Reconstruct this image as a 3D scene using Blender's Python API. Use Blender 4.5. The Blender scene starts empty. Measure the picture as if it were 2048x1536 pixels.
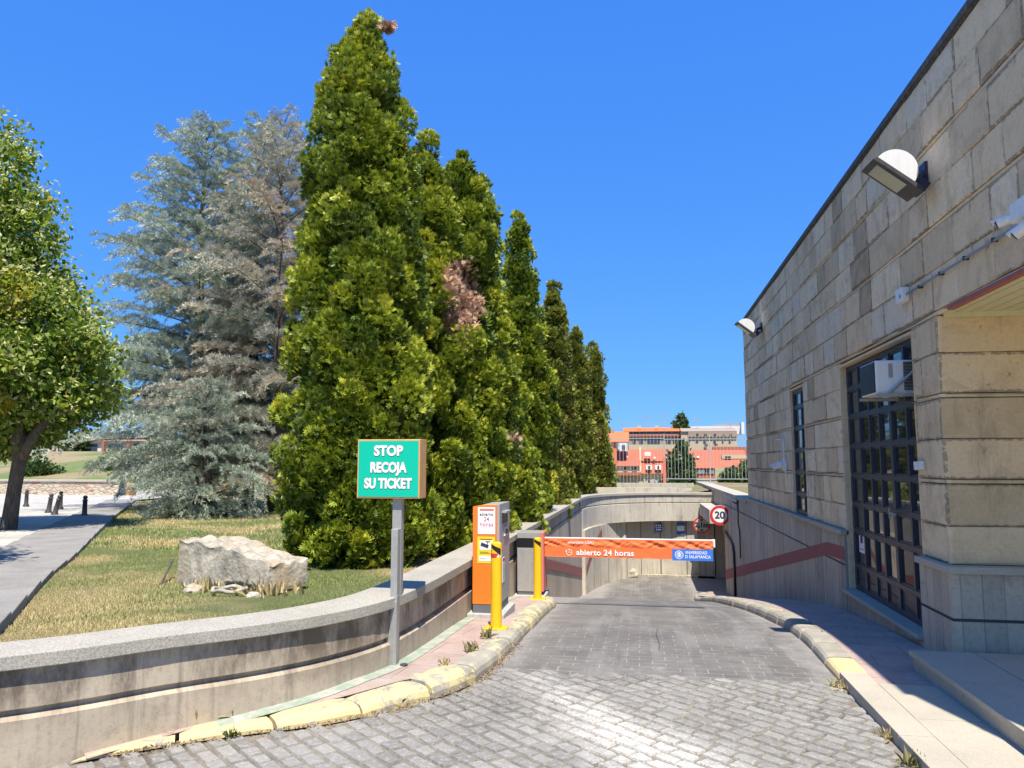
import bpy, math, random
import numpy as np
from mathutils import Vector, Matrix, noise as mnoise

# ------------------------------------------------------------------ camera, world, sun
scene = bpy.context.scene
COL = scene.collection
# world axes: +Y runs down the car park ramp (parallel to the stone building), +X to the right
cam_d = bpy.data.cameras.new("camera"); cam = bpy.data.objects.new("camera", cam_d); COL.objects.link(cam)
cam.location = (0, 0, 1.75)
cam.rotation_euler = (math.radians(90+5.975), 0, math.radians(9.75))
cam_d.sensor_width = 36; cam_d.lens = 26.37; cam_d.clip_start = .05; cam_d.clip_end = 3000
scene.camera = cam
SUN = Vector((.136, -.49, 1.0)).normalized()
world = bpy.data.worlds.new("World"); scene.world = world; world.use_nodes = True
nt = world.node_tree; nt.nodes.clear()
sky = nt.nodes.new('ShaderNodeTexSky'); sky.sky_type = 'NISHITA'; sky.sun_disc = False
sky.sun_elevation = math.asin(SUN.z); sky.sun_rotation = math.atan2(SUN.x, SUN.y)
sky.air_density = 1.0; sky.dust_density = .25; sky.ozone_density = 3.0; sky.altitude = 800
# clear deep-blue summer sky: soften the range between zenith and horizon, channel by channel
sp_ = nt.nodes.new('ShaderNodeSeparateColor'); cb_ = nt.nodes.new('ShaderNodeCombineColor')
nt.links.new(sky.outputs[0], sp_.inputs[0])
for i_, (p_, k_) in enumerate([(.68, .25), (.47, .78), (.12, 2.85)]):
    pw = nt.nodes.new('ShaderNodeMath'); pw.operation = 'POWER'; pw.inputs[1].default_value = p_
    ml = nt.nodes.new('ShaderNodeMath'); ml.operation = 'MULTIPLY'; ml.inputs[1].default_value = k_
    nt.links.new(sp_.outputs[i_], pw.inputs[0]); nt.links.new(pw.outputs[0], ml.inputs[0]); nt.links.new(ml.outputs[0], cb_.inputs[i_])
bg = nt.nodes.new('ShaderNodeBackground'); bg.inputs['Strength'].default_value = .15
wo = nt.nodes.new('ShaderNodeOutputWorld')
nt.links.new(cb_.outputs[0], bg.inputs[0]); nt.links.new(bg.outputs[0], wo.inputs[0])
sd = bpy.data.lights.new("sun", 'SUN'); sd.energy = 4.2; sd.angle = math.radians(.5); sd.color = (1, .925, .80)
so = bpy.data.objects.new("sun", sd); COL.objects.link(so)
so.rotation_euler = SUN.to_track_quat('Z', 'Y').to_euler(); so.location = (0, 0, 30)
scene.view_settings.view_transform = 'Standard'; scene.view_settings.look = 'None'
scene.view_settings.exposure = .95; scene.view_settings.gamma = 1
scene.render.resolution_x = 1024; scene.render.resolution_y = 768
scene.render.engine = 'CYCLES'
scene.cycles.diffuse_bounces = 6; scene.cycles.max_bounces = 12

rnd = random.Random(7)
rng = np.random.default_rng(11)

# ------------------------------------------------------------------ node helper
class G:
    def __init__(s, name, rough=.8, metal=0., spec=None):
        s.m = bpy.data.materials.new(name); s.m.use_nodes = True; s.t = s.m.node_tree
        s.b = s.t.nodes['Principled BSDF']; s.out = s.t.nodes['Material Output']
        s.b.inputs['Roughness'].default_value = rough; s.b.inputs['Metallic'].default_value = metal
        if spec is not None: s.b.inputs['Specular IOR Level'].default_value = spec
    def put(s, sock, v):
        if isinstance(v, bpy.types.NodeSocket): s.t.links.new(v, sock)
        elif v is not None:
            if isinstance(v, (tuple, list)) and len(v) == 3 and sock.type == 'RGBA': v = (*v, 1)
            sock.default_value = v
    def n(s, typ, ins=None, **props):
        nd = s.t.nodes.new('ShaderNode'+typ)
        for k, v in props.items(): setattr(nd, k, v)
        for k, v in (ins or {}).items(): s.put(nd.inputs[k], v)
        return nd
    def pos(s): return s.n('NewGeometry').outputs['Position']
    def obj(s): return s.n('TexCoord').outputs['Object']
    def attr(s, name='tint'): return s.n('Attribute', attribute_name=name).outputs['Fac']
    def map(s, vec, scale=(1, 1, 1), rot=(0, 0, 0), loc=(0, 0, 0)):
        return s.n('Mapping', {'Vector': vec, 'Scale': scale, 'Rotation': rot, 'Location': loc}).outputs[0]
    def noise(s, vec, scale=5, detail=4, rough=.55, dist=0):
        return s.n('TexNoise', {'Vector': vec, 'Scale': scale, 'Detail': detail, 'Roughness': rough, 'Distortion': dist}).outputs['Fac']
    def vor(s, vec, scale=5, feature='F1', out='Distance', rnd_=1):
        return s.n('TexVoronoi', {'Vector': vec, 'Scale': scale, 'Randomness': rnd_}, feature=feature).outputs[out]
    def ramp(s, fac, stops, interp='LINEAR'):
        nd = s.n('ValToRGB', {'Fac': fac}); cr = nd.color_ramp; cr.interpolation = interp
        while len(cr.elements) < len(stops): cr.elements.new(.5)
        for e, (p, c) in zip(cr.elements, stops):
            e.position = p; e.color = (c, c, c, 1) if isinstance(c, (int, float)) else (*c, 1)
        return nd.outputs[0]
    def mix(s, fac, a, b, blend='MIX'):
        nd = s.n('Mix', data_type='RGBA', blend_type=blend)
        s.put(nd.inputs[0], fac); s.put(nd.inputs[6], a); s.put(nd.inputs[7], b)
        return nd.outputs[2]
    def math(s, op, a, b=None, c=None, clamp=False):
        nd = s.n('Math', operation=op, use_clamp=clamp)
        s.put(nd.inputs[0], a); s.put(nd.inputs[1], b)
        if c is not None: s.put(nd.inputs[2], c)
        return nd.outputs[0]
    def sep(s, vec):
        o = s.n('SeparateXYZ', {0: vec}).outputs; return o[0], o[1], o[2]
    def comb(s, x=0, y=0, z=0): return s.n('CombineXYZ', {0: x, 1: y, 2: z}).outputs[0]
    def bump(s, h, strength=.5, dist=.01, nrm=None):
        nd = s.n('Bump', {'Height': h, 'Strength': strength, 'Distance': dist})
        if nrm is not None: s.put(nd.inputs['Normal'], nrm)
        s.t.links.new(nd.outputs[0], s.b.inputs['Normal']); return nd.outputs[0]
    def col(s, c): s.put(s.b.inputs['Base Color'], c); return s
    def rough(s, c): s.put(s.b.inputs['Roughness'], c); return s
    def done(s): return s.m

def paint(name, color, rough=.45, metal=0., dirt=.25, bump=.0, dirtcol=None, scale=14):
    g = G(name, rough, metal); p = g.obj()
    n = g.noise(p, scale, 6, .65); n2 = g.noise(g.map(p, (9, 9, 1.2)), 3, 5, .6)
    dc = dirtcol or tuple(c*.45 for c in color)
    f = g.math('MULTIPLY', g.ramp(g.math('MULTIPLY', n, n2), [(.2, 0), (.42, 1)]), dirt)
    g.col(g.mix(f, color, dc))
    g.rough(g.math('ADD', g.math('MULTIPLY', n, .25), rough-.1))
    if bump: g.bump(n, bump, .002)
    return g.done()

# ------------------------------------------------------------------ materials
def m_concrete(name='weathered_concrete', boards=0., base=(.52, .475, .39), stains=False):
    g = G(name, .9); p = g.pos(); x, y, z = g.sep(p)
    u = g.math('ADD', x, y)
    big = g.noise(p, .9, 5, .6); fine = g.noise(p, 30, 6, .7)
    streak = g.noise(g.comb(g.math('MULTIPLY', u, 7), 0, g.math('MULTIPLY', z, .55)), 1, 6, .7)
    c = g.mix(g.ramp(big, [(.35, 0), (.7, 1)]), tuple(b*.86 for b in base), tuple(b*1.15 for b in base))
    c = g.mix(g.math('MULTIPLY', g.ramp(streak, [(.52, 0), (.68, 1)]), .55), c, (.10, .09, .075))
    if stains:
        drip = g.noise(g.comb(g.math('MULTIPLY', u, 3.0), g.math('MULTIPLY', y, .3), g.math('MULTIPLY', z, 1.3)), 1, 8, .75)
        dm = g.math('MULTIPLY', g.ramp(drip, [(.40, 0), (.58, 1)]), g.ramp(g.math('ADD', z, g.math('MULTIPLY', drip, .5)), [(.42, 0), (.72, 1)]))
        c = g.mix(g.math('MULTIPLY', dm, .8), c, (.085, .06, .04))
    blot = g.noise(p, 2.6, 8, .75)
    c = g.mix(g.math('MULTIPLY', g.ramp(blot, [(.56, 0), (.68, 1)]), .45), c, (.13, .10, .075))
    c = g.mix(g.math('MULTIPLY', g.ramp(fine, [(.3, 1), (.5, 0)]), .35), c, (.16, .145, .12))
    h = g.math('MULTIPLY', fine, .6)
    if boards:
        v = g.math('DIVIDE', u, boards); fr = g.math('FRACT', v); fl = g.math('FLOOR', v)
        w = g.n('TexWhiteNoise', {'W': fl}, noise_dimensions='1D').outputs['Value']
        c = g.mix(g.math('MULTIPLY', w, .38), c, (.17, .155, .13))
        line = g.math('LESS_THAN', fr, .06)
        vb = g.math('FRACT', g.math('MULTIPLY', w, 7.31))
        line = g.math('MULTIPLY', line, g.math('ADD', .25, vb))
        c = g.mix(g.math('MULTIPLY', line, .6), c, (.05, .045, .04))
        h = g.math('SUBTRACT', h, g.math('MULTIPLY', line, 1.2))
        h = g.math('ADD', h, g.math('MULTIPLY', w, .8))
    pits = g.vor(p, 26); pm = g.ramp(pits, [(.04, 0), (.09, 1)])
    c = g.mix(g.math('MULTIPLY', g.math('SUBTRACT', 1, pm), .5), c, (.09, .08, .065))
    g.col(c); g.bump(g.math('ADD', h, g.math('MULTIPLY', pm, .3)), .5, .006)
    return g.done()
M = {}
M['concrete'] = m_concrete()
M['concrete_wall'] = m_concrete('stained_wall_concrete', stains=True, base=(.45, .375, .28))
M['boards'] = m_concrete('board_formed_concrete', .17, (.54, .455, .345))
M['panels'] = m_concrete('panel_concrete', .95, (.60, .545, .44))

def m_granite(name, base, speck=.6, scale=90, attr=False, wear=.3):
    g = G(name, .85); p = g.pos()
    a = g.noise(p, scale, 3, .8); b = g.noise(p, 2.2, 6, .65); c3 = g.noise(p, scale*.35, 4, .7)
    c = g.mix(g.ramp(a, [(.36, 0), (.62, 1)]), tuple(v*(1-speck*.75) for v in base), tuple(min(.85, v*(1+speck*.35)) for v in base))
    c = g.mix(g.math('MULTIPLY', g.ramp(b, [(.4, 0), (.68, 1)]), wear), c, tuple(v*.42 for v in base))
    if attr:
        t = g.attr(); c = g.mix(1, c, g.ramp(t, [(0, .62), (.5, (1, .985, .95)), (1, (1.0, .97, .92))]), 'MULTIPLY')
    g.col(c); g.bump(g.math('ADD', a, g.math('MULTIPLY', c3, 1.5)), .6, .004)
    return g.done()
M['granite'] = m_granite('rough_granite', (.42, .39, .325), .5, 85)
M['granite_light'] = m_granite('pale_granite', (.46, .415, .33), .25, 120, wear=.22)
M['granite_far'] = m_granite('paving_granite', (.29, .275, .25), .3, 60, wear=.45)

def m_setts():
    g = G('granite_setts', .8); p = g.pos(); t = g.attr()
    a = g.noise(p, 110, 4, .8); b = g.noise(p, 28, 6, .7); big = g.noise(p, .8, 4, .6)
    c = g.mix(t, (.19, .178, .155), (.32, .30, .26))
    c = g.mix(g.math('MULTIPLY', g.ramp(a, [(.38, 1), (.6, 0)]), .5), c, (.11, .108, .105))
    c = g.mix(g.math('MULTIPLY', g.ramp(b, [(.5, 0), (.66, 1)]), .55), c, (.46, .44, .41))
    # pale worn lime stain in the middle of the lane
    x, y, z = g.sep(p)
    q_ = g.math('ABSOLUTE', g.math('ADD', g.math('MULTIPLY', x, .855), g.math('MULTIPLY', g.math('SUBTRACT', y, 4.9), .52)))
    along = g.math('MULTIPLY', g.math('MAXIMUM', g.math('SUBTRACT', y, 5.0), 0), .22)
    st = g.ramp(g.math('ADD', g.math('ADD', g.math('MULTIPLY', q_, .75), along), g.math('MULTIPLY', g.noise(p, 5, 8, .8), .8)), [(.50, 1), (.80, 0)])
    spk = g.ramp(g.noise(p, 55, 6, .8), [(.38, .15), (.56, 1)])
    c = g.mix(g.math('MULTIPLY', g.math('MULTIPLY', st, spk), .85), c, (.66, .63, .56))
    c = g.mix(g.math('MULTIPLY', g.ramp(big, [(.45, 0), (.65, 1)]), .3), c, (.36, .35, .33))
    g.col(c); g.bump(g.math('ADD', g.math('MULTIPLY', a, .5), g.math('MULTIPLY', b, 1.0)), .7, .005)
    return g.done()
M['setts'] = m_setts()
def m_soil(name, a, b, sc=20):
    g = G(name, .95); p = g.pos(); n = g.noise(p, sc, 7, .75); n2 = g.noise(p, 1.3, 4, .6)
    g.col(g.mix(g.ramp(g.math('MULTIPLY', g.math('ADD', n, n2), .5), [(.35, 0), (.65, 1)]), a, b)); g.bump(n, .8, .01); return g.done()
M['mortar'] = m_soil('sandy_mortar', (.075, .065, .05), (.30, .265, .21), 9)
M['dry_ground'] = m_soil('dry_ground', (.20, .15, .09), (.34, .28, .18), 6)

def m_ramp():
    g = G('stamped_ramp_concrete', .75); p = g.pos(); x, y, z = g.sep(p)
    br = g.n('TexBrick', {'Vector': g.map(p, (1, 1, 0), loc=(.05, .03, 0)), 'Scale': 1, 'Mortar Size': .006, 'Mortar Smooth': .4, 'Bias': 0,
                          'Brick Width': .23, 'Row Height': .135, 'Color1': (0, 0, 0, 1), 'Color2': (1, 1, 1, 1), 'Mortar': (.5, .5, .5, 1)})
    n = g.noise(p, 1.4, 6, .65); f = g.noise(p, 45, 5, .75); w = g.noise(p, 3.5, 8, .75)
    tr = g.noise(g.map(p, (2.2, .25, 1)), 1.5, 4, .6)
    c = g.mix(g.ramp(n, [(.35, 0), (.68, 1)]), (.105, .098, .088), (.19, .178, .155))
    c = g.mix(g.math('MULTIPLY', br.outputs['Color'], .22), c, (.20, .185, .17))
    c = g.mix(g.math('MULTIPLY', g.ramp(tr, [(.5, 0), (.62, 1)]), .4), c, (.26, .25, .235))
    far = g.math('SUBTRACT', 1, g.math('MULTIPLY', g.math('SUBTRACT', y, 8), .22, clamp=True), clamp=True)
    end = g.math('MULTIPLY', g.math('SUBTRACT', y, 22), .3, clamp=True)
    vis = g.math('MAXIMUM', g.math('MULTIPLY', g.ramp(w, [(.42, 0), (.56, 1)]), far), g.math('MULTIPLY', end, .6))
    c = g.mix(g.math('MULTIPLY', g.math('MULTIPLY', br.outputs['Fac'], vis), .6), c, (.42, .39, .34))
    pale = g.ramp(g.noise(p, 2.3, 9, .8, .6), [(.56, 0), (.66, 1)])
    c = g.mix(g.math('MULTIPLY', pale, .4), c, (.42, .40, .37))
    c = g.mix(g.math('MULTIPLY', g.ramp(f, [(.3, 1), (.5, 0)]), .35), c, (.07, .068, .066))
    # worn pale shoulders along both kerbs
    ax = g.math('ABSOLUTE', g.math('SUBTRACT', x, .15))
    sh = g.math('MULTIPLY', g.math('ADD', g.math('SUBTRACT', ax, 1.15), g.math('MULTIPLY', g.math('SUBTRACT', w, .5), .9)), 3.5, clamp=True)
    c = g.mix(g.math('MULTIPLY', sh, .55), c, (.33, .31, .285))
    g.col(c); g.bump(g.math('SUBTRACT', g.math('MULTIPLY', f, .5), g.math('MULTIPLY', br.outputs['Fac'], .8)), .5, .006)
    return g.done()
M['ramp'] = m_ramp()

def m_tiles():
    g = G('pink_pavement', .85); p = g.pos(); x, y, z = g.sep(p)
    br = g.n('TexBrick', {'Vector': g.map(p, (1, 1, 0), rot=(0, 0, .1)), 'Scale': 1, 'Mortar Size': .006, 'Brick Width': .62, 'Row Height': .42,
                          'Color1': (0, 0, 0, 1), 'Color2': (1, 1, 1, 1)})
    n = g.noise(p, 2.4, 7, .7); f = g.noise(p, 40, 5, .75)
    c = g.mix(g.ramp(n, [(.38, 0), (.62, 1)]), (.33, .235, .20), (.44, .33, .285))
    c = g.mix(g.math('MULTIPLY', br.outputs['Color'], .3), c, (.40, .33, .29))
    c = g.mix(g.math('MULTIPLY', g.ramp(f, [(.32, 1), (.5, 0)]), .35), c, (.2, .15, .12))
    c = g.mix(g.math('MULTIPLY', br.outputs['Fac'], .6), c, (.17, .13, .11))
    c = g.mix(g.math('MULTIPLY', g.ramp(g.noise(p, 1.1, 6, .7), [(.52, 0), (.64, 1)]), .5), c, (.40, .38, .33))
    g.col(c); g.bump(g.math('SUBTRACT', g.math('MULTIPLY', f, .6), br.outputs['Fac']), .5, .004); return g.done()
M['pink'] = m_tiles()
def m_green():
    g = G('faded_green_strip', .85); p = g.pos(); n = g.noise(p, 6, 7, .75)
    g.col(g.mix(g.ramp(n, [(.42, 0), (.6, 1)]), (.24, .31, .24), (.42, .41, .35))); g.bump(n, .4, .004); return g.done()
M['green_strip'] = m_green()

def m_kerb(name, wear):
    g = G(name, .85); p = g.pos(); t = g.attr()
    n = g.noise(p, 7, 9, .75, .4); f = g.noise(p, 60, 4, .75)
    conc = g.mix(g.ramp(g.noise(p, 3, 5, .6), [(.35, 0), (.65, 1)]), (.27, .25, .20), (.40, .37, .30))
    conc = g.mix(g.math('MULTIPLY', g.ramp(f, [(.3, 1), (.48, 0)]), .4), conc, (.15, .135, .11))
    yel = g.mix(g.ramp(f, [(.3, 0), (.6, 1)]), (.50, .40, .18), (.64, .53, .28))
    m_ = g.math('ADD', g.math('MULTIPLY', t, .40), g.math('SUBTRACT', n, .5+wear))
    c = g.mix(g.math('MULTIPLY', m_, 18, clamp=True), conc, yel)
    g.col(c); g.bump(g.math('ADD', f, n), .5, .005); return g.done()
M['kerb'] = m_kerb('worn_yellow_kerb', .165)

def m_stone():
    g = G('sandstone_cladding', .9); p = g.pos(); x, y, z = g.sep(p); t = g.attr()
    u = g.math('ADD', x, y)
    warm = g.math('MULTIPLY', g.math('SUBTRACT', x, 2.62), 30, clamp=True)
    big = g.noise(p, 1.3, 6, .65); f = g.noise(p, 34, 6, .75)
    vein = g.noise(g.comb(g.math('MULTIPLY', u, 3.4), g.math('MULTIPLY', t, 40), g.math('MULTIPLY', z, 1.8)), 1, 7, .7, 1.2)
    c = g.ramp(t, [(0, (.42, .30, .17)), (.2, (.64, .47, .28)), (.5, (.82, .61, .37)), (.8, (.90, .72, .47)), (1, (.72, .61, .46))])
    c = g.mix(g.math('MULTIPLY', g.ramp(vein, [(.42, 0), (.64, 1)]), .38), c, (.84, .66, .43))
    c = g.mix(g.math('MULTIPLY', g.ramp(vein, [(.33, 1), (.48, 0)]), .30), c, (.42, .29, .16))
    c = g.mix(g.math('MULTIPLY', warm, .45), c, (.66, .48, .27))
    patch = g.noise(g.map(p, (1, 1, 1.3)), 2.6, 8, .7, .8)
    c = g.mix(g.math('MULTIPLY', g.ramp(patch, [(.50, 0), (.62, 1)]), .38), c, (.46, .33, .19))
    st = g.noise(g.comb(g.math('MULTIPLY', u, 3.2), 3, g.math('MULTIPLY', z, .8)), 1, 7, .75)
    c = g.mix(g.math('MULTIPLY', g.ramp(st, [(.54, 0), (.68, 1)]), .42), c, (.22, .165, .10))
    pit = g.ramp(g.noise(g.map(p, (1, 1, .55)), 11, 8, .8), [(.62, 0), (.67, 1)])
    c = g.mix(g.math('MULTIPLY', pit, .6), c, (.13, .09, .055))
    c = g.mix(g.math('MULTIPLY', g.ramp(f, [(.32, 1), (.5, 0)]), .25), c, (.16, .13, .10))
    ed = g.math('ADD', g.attr('edge'), g.math('MULTIPLY', g.math('SUBTRACT', g.noise(p, 13, 8, .8), .5), 1.9))
    em = g.ramp(ed, [(.88, 0), (1.0, 1)])
    c = g.mix(g.math('MULTIPLY', em, .62), c, (.17, .12, .075))
    pit = g.math('MAXIMUM', pit, em)
    g.col(c)
    g.bump(g.math('SUBTRACT', g.math('ADD', g.math('MULTIPLY', f, .5), vein), g.math('MULTIPLY', pit, 1.5)), .5, .008)
    return g.done()
M['stone'] = m_stone()
M['stone_back'] = m_soil('wall_core', (.11, .09, .07), (.18, .15, .12), 10)

def m_rubble():
    g = G('rubble_stone', .9); p = g.pos()
    q = g.map(p, (1.3, 1.3, 3.6)); v = g.vor(q, 2.0, 'DISTANCE_TO_EDGE'); cc = g.vor(q, 2.0, 'F1', 'Color')
    r, gg, b = g.sep(cc); n = g.noise(p, 6, 6, .7)
    c = g.ramp(r, [(0, (.50, .42, .31)), (.45, (.60, .53, .42)), (.8, (.55, .44, .33)), (.97, (.48, .33, .24)), (1, (.40, .17, .11))])
    c = g.mix(g.math('MULTIPLY', n, .35), c, (.33, .28, .21))
    c = g.mix(g.ramp(v, [(.0, .8), (.05, 0)]), c, (.30, .25, .19))
    g.col(c); g.bump(g.math('ADD', g.ramp(v, [(0, 0), (.12, 1)]), g.math('MULTIPLY', n, .3)), .8, .05); return g.done()
M['rubble'] = m_rubble()

def m_lawn():
    g = G('lawn_soil', .95); p = g.pos()
    n = g.noise(p, .45, 4, .55, .4); f = g.noise(p, 40, 5, .8)
    c = g.mix(g.ramp(n, [(.42, 0), (.54, 1)]), (.36, .29, .13), (.14, .175, .05))
    c = g.mix(g.math('MULTIPLY', g.ramp(f, [(.35, 1), (.6, 0)]), .55), c, (.10, .08, .035))
    g.col(c); g.bump(f, 1, .03); return g.done()
M['lawn'] = m_lawn()
def m_blades():
    g = G('grass_blades', .7); p = g.pos(); t = g.attr()
    n = g.math('ADD', g.noise(p, .45, 4, .55, .4), g.math('MULTIPLY', g.math('SUBTRACT', t, .5), .07))
    c = g.mix(g.ramp(n, [(.43, 0), (.54, 1)]), (.50, .41, .19), (.17, .24, .055))
    c = g.mix(g.math('MULTIPLY', t, .35), c, (.55, .45, .22))
    g.col(c); return g.done()
M['blades'] = m_blades()

def m_leaf(name, stops, dead=None, deadrange=(.6, .66), dscale=.9, trans=.24, rough=.55, tsc=1.3, where=None):
    g = G(name, rough); p = g.pos(); t = g.attr()
    n = g.noise(p, dscale, 3, .5)
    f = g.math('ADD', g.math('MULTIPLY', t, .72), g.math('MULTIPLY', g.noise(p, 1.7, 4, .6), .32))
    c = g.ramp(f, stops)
    if dead:
        df = g.ramp(n, [(deadrange[0], 0), (deadrange[1], 1)])
        if where:
            fac = None
            for (cx, cy, cz, r) in where:
                d = g.n('VectorMath', {0: p, 1: (cx, cy, cz)}, operation='DISTANCE').outputs['Value']
                d = g.math('ADD', d, g.math('MULTIPLY', g.math('SUBTRACT', g.noise(p, 3, 4, .7), .5), r*1.6))
                k = g.math('LESS_THAN', d, r)
                fac = k if fac is None else g.math('MAXIMUM', fac, k)
            df = g.math('MAXIMUM', df, fac)
        c = g.mix(df, c, g.mix(t, tuple(v*.55 for v in dead), dead))
    g.col(c)
    tr = g.n('BsdfTranslucent', {'Color': c})
    mx = g.n('MixShader', {0: trans}); g.t.links.new(g.b.outputs[0], mx.inputs[1]); g.t.links.new(tr.outputs[0], mx.inputs[2])
    g.t.links.new(mx.outputs[0], g.out.inputs['Surface'])
    return g.done()
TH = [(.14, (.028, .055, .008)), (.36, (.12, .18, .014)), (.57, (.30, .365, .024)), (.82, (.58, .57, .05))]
M['thuja'] = m_leaf('thuja_foliage', TH, dead=(.42, .22, .12), deadrange=(.70, .74), dscale=1.6)
M['thuja_brown'] = m_leaf('thuja_foliage_with_dead_patch', TH, dead=(.80, .53, .37), deadrange=(.70, .74), dscale=1.3,
                          where=[(-2.72, 11.35, 4.45, .50), (-2.82, 11.35, 3.95, .34), (-2.55, 11.4, 4.8, .22), (-2.9, 11.35, 3.6, .22)])
M['thuja_far'] = m_leaf('thuja_foliage_olive', [(.12, (.055, .075, .012)), (.38, (.14, .165, .020)), (.6, (.26, .28, .035)), (.85, (.42, .40, .07))], dead=(.42, .27, .14), deadrange=(.62, .7), dscale=1.2)
CE = [(.1, (.11, .14, .10)), (.45, (.31, .37, .285)), (.75, (.56, .62, .50)), (1, (.74, .78, .65))]
M['cedar'] = m_leaf('blue_cedar_needles', CE, trans=.2, dead=(.50, .48, .28), deadrange=(.66, .85), dscale=.35)
M['cedar_dry'] = m_leaf('dry_cedar_needles', [(.1, (.16, .155, .11)), (.45, (.38, .37, .29)), (.75, (.55, .54, .43)), (1, (.68, .66, .53))], trans=.2, dead=(.68, .56, .40), deadrange=(.47, .60), dscale=.4)
M['linden'] = m_leaf('linden_leaves', [(.1, (.06, .11, .012)), (.4, (.14, .22, .02)), (.7, (.28, .38, .03)), (1, (.48, .50, .05))], trans=.45, dead=(.62, .52, .04), deadrange=(.60, .68), dscale=1.1)
M['bract'] = m_leaf('linden_bracts', [(.1, (.44, .46, .14)), (.6, (.66, .66, .26)), (1, (.78, .76, .40))], trans=.4)
M['bush'] = m_leaf('bush_leaves', [(.1, (.03, .055, .012)), (.5, (.07, .12, .025)), (1, (.15, .21, .05))])
M['weed'] = m_leaf('weed_leaves', [(.1, (.10, .10, .04)), (.5, (.26, .24, .09)), (1, (.42, .34, .16))])
M['straw'] = m_leaf('dry_straw', [(.1, (.36, .27, .13)), (.5, (.48, .38, .20)), (1, (.42, .42, .16))])
def m_bark(name, a, b, sc=(9, 9, 1.6)):
    g = G(name, .9); p = g.obj(); n = g.noise(g.map(p, sc), 3, 7, .7)
    g.col(g.mix(g.ramp(n, [(.35, 0), (.65, 1)]), a, b)); g.bump(n, .8, .02); return g.done()
M['bark'] = m_bark('linden_bark', (.045, .036, .028), (.14, .115, .09))
M['twig'] = m_bark('brown_twigs', (.05, .032, .02), (.13, .085, .05), (6, 6, 6))
M['cedar_bark'] = m_bark('cedar_bark', (.05, .04, .035), (.15, .12, .10))

M['orange'] = paint('orange_paint', (.83, .20, .02), .35, dirt=.12)
M['machine_grey'] = paint('machine_grey_paint', (.36, .35, .345), .4, dirt=.15)
M['housing_grey'] = paint('housing_grey_paint', (.33, .325, .31), .35, dirt=.3, dirtcol=(.2, .13, .1))
M['plinth'] = paint('plinth_grey', (.13, .135, .145), .5)
M['plinth_light'] = paint('plinth_concrete', (.42, .42, .40), .8, dirt=.5)
M['black'] = paint('black_plastic', (.015, .015, .017), .3)
M['yellow'] = paint('bollard_yellow_paint', (.86, .50, .01), .35, dirt=.15)
M['white'] = paint('white_paint', (.78, .78, .76), .4, dirt=.2, dirtcol=(.4, .36, .3))
M['sheet'] = paint('white_sheet', (.80, .79, .77), .5, dirt=.03)
M['red'] = paint('red_paint', (.62, .03, .03), .4, dirt=.15)
M['salmon'] = paint('faded_red_paint', (.62, .19, .15), .6, dirt=.15)
M['stripe'] = paint('painted_stripe', (.33, .085, .075), .85, dirt=.75, dirtcol=(.22, .15, .13), bump=.3, scale=6)
M['flag_orange'] = paint('orange_canvas', (.82, .17, .045), .65, dirt=.12, bump=.0)
M['flag_blue'] = paint('blue_canvas', (.03, .17, .62), .6, dirt=.05)
M['green_panel'] = paint('green_acrylic', (.0, .48, .31), .25, dirt=.05)
M['tan_metal'] = paint('tan_orange_metal', (.66, .36, .13), .5, dirt=.35, dirtcol=(.35, .09, .05))
M['galv'] = paint('galvanised_steel', (.40, .395, .37), .5, .35, dirt=.45, dirtcol=(.20, .19, .17))
M['frame_blue'] = paint('dark_blue_grey_metal', (.028, .036, .056), .38, dirt=.3, dirtcol=(.08, .075, .07))
M['lamp_blue'] = paint('dark_bracket_metal', (.02, .026, .06), .45)
M['dark_metal'] = paint('dark_iron', (.045, .045, .05), .5, dirt=.5, dirtcol=(.12, .11, .1))
M['cream'] = paint('cream_soffit', (.66, .60, .36), .5, dirt=.2)
M['fascia_red'] = paint('oxide_red_fascia', (.36, .10, .07), .55, dirt=.3)
M['conduit'] = paint('grey_conduit', (.30, .33, .38), .4, .5)
M['sign_blue'] = paint('blue_notice', (.03, .12, .38), .4)
M['ink'] = paint('dark_ink', (.03, .03, .05), .5, dirt=0)
M['ink_pink'] = paint('magenta_ink', (.62, .10, .20), .5, dirt=0)
M['white_ink'] = paint('white_ink', (.85, .84, .82), .5, dirt=0)
M['shadow_ink'] = paint('letter_edge', (.14, .22, .20), .5, dirt=0)
M['yellow_sheet'] = paint('yellow_notice', (.85, .58, .02), .5, dirt=0)
M['tan_sign'] = paint('aged_sign_face', (.52, .46, .33), .5, dirt=.3)
M['interior'] = paint('dark_room', (.05, .05, .055), .9)
def m_glass():
    g = G('window_glass', .03); g.col((.018, .022, .028)); p = g.pos(); g.b.inputs['IOR'].default_value = 2.3
    g.bump(g.noise(p, 1.3, 2, .4), .06, .05); return g.done()
M['glass'] = m_glass()
def m_lens():
    g = G('lamp_glass', .08); g.col((.42, .42, .32)); return g.done()
M['lens'] = m_lens()

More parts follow.
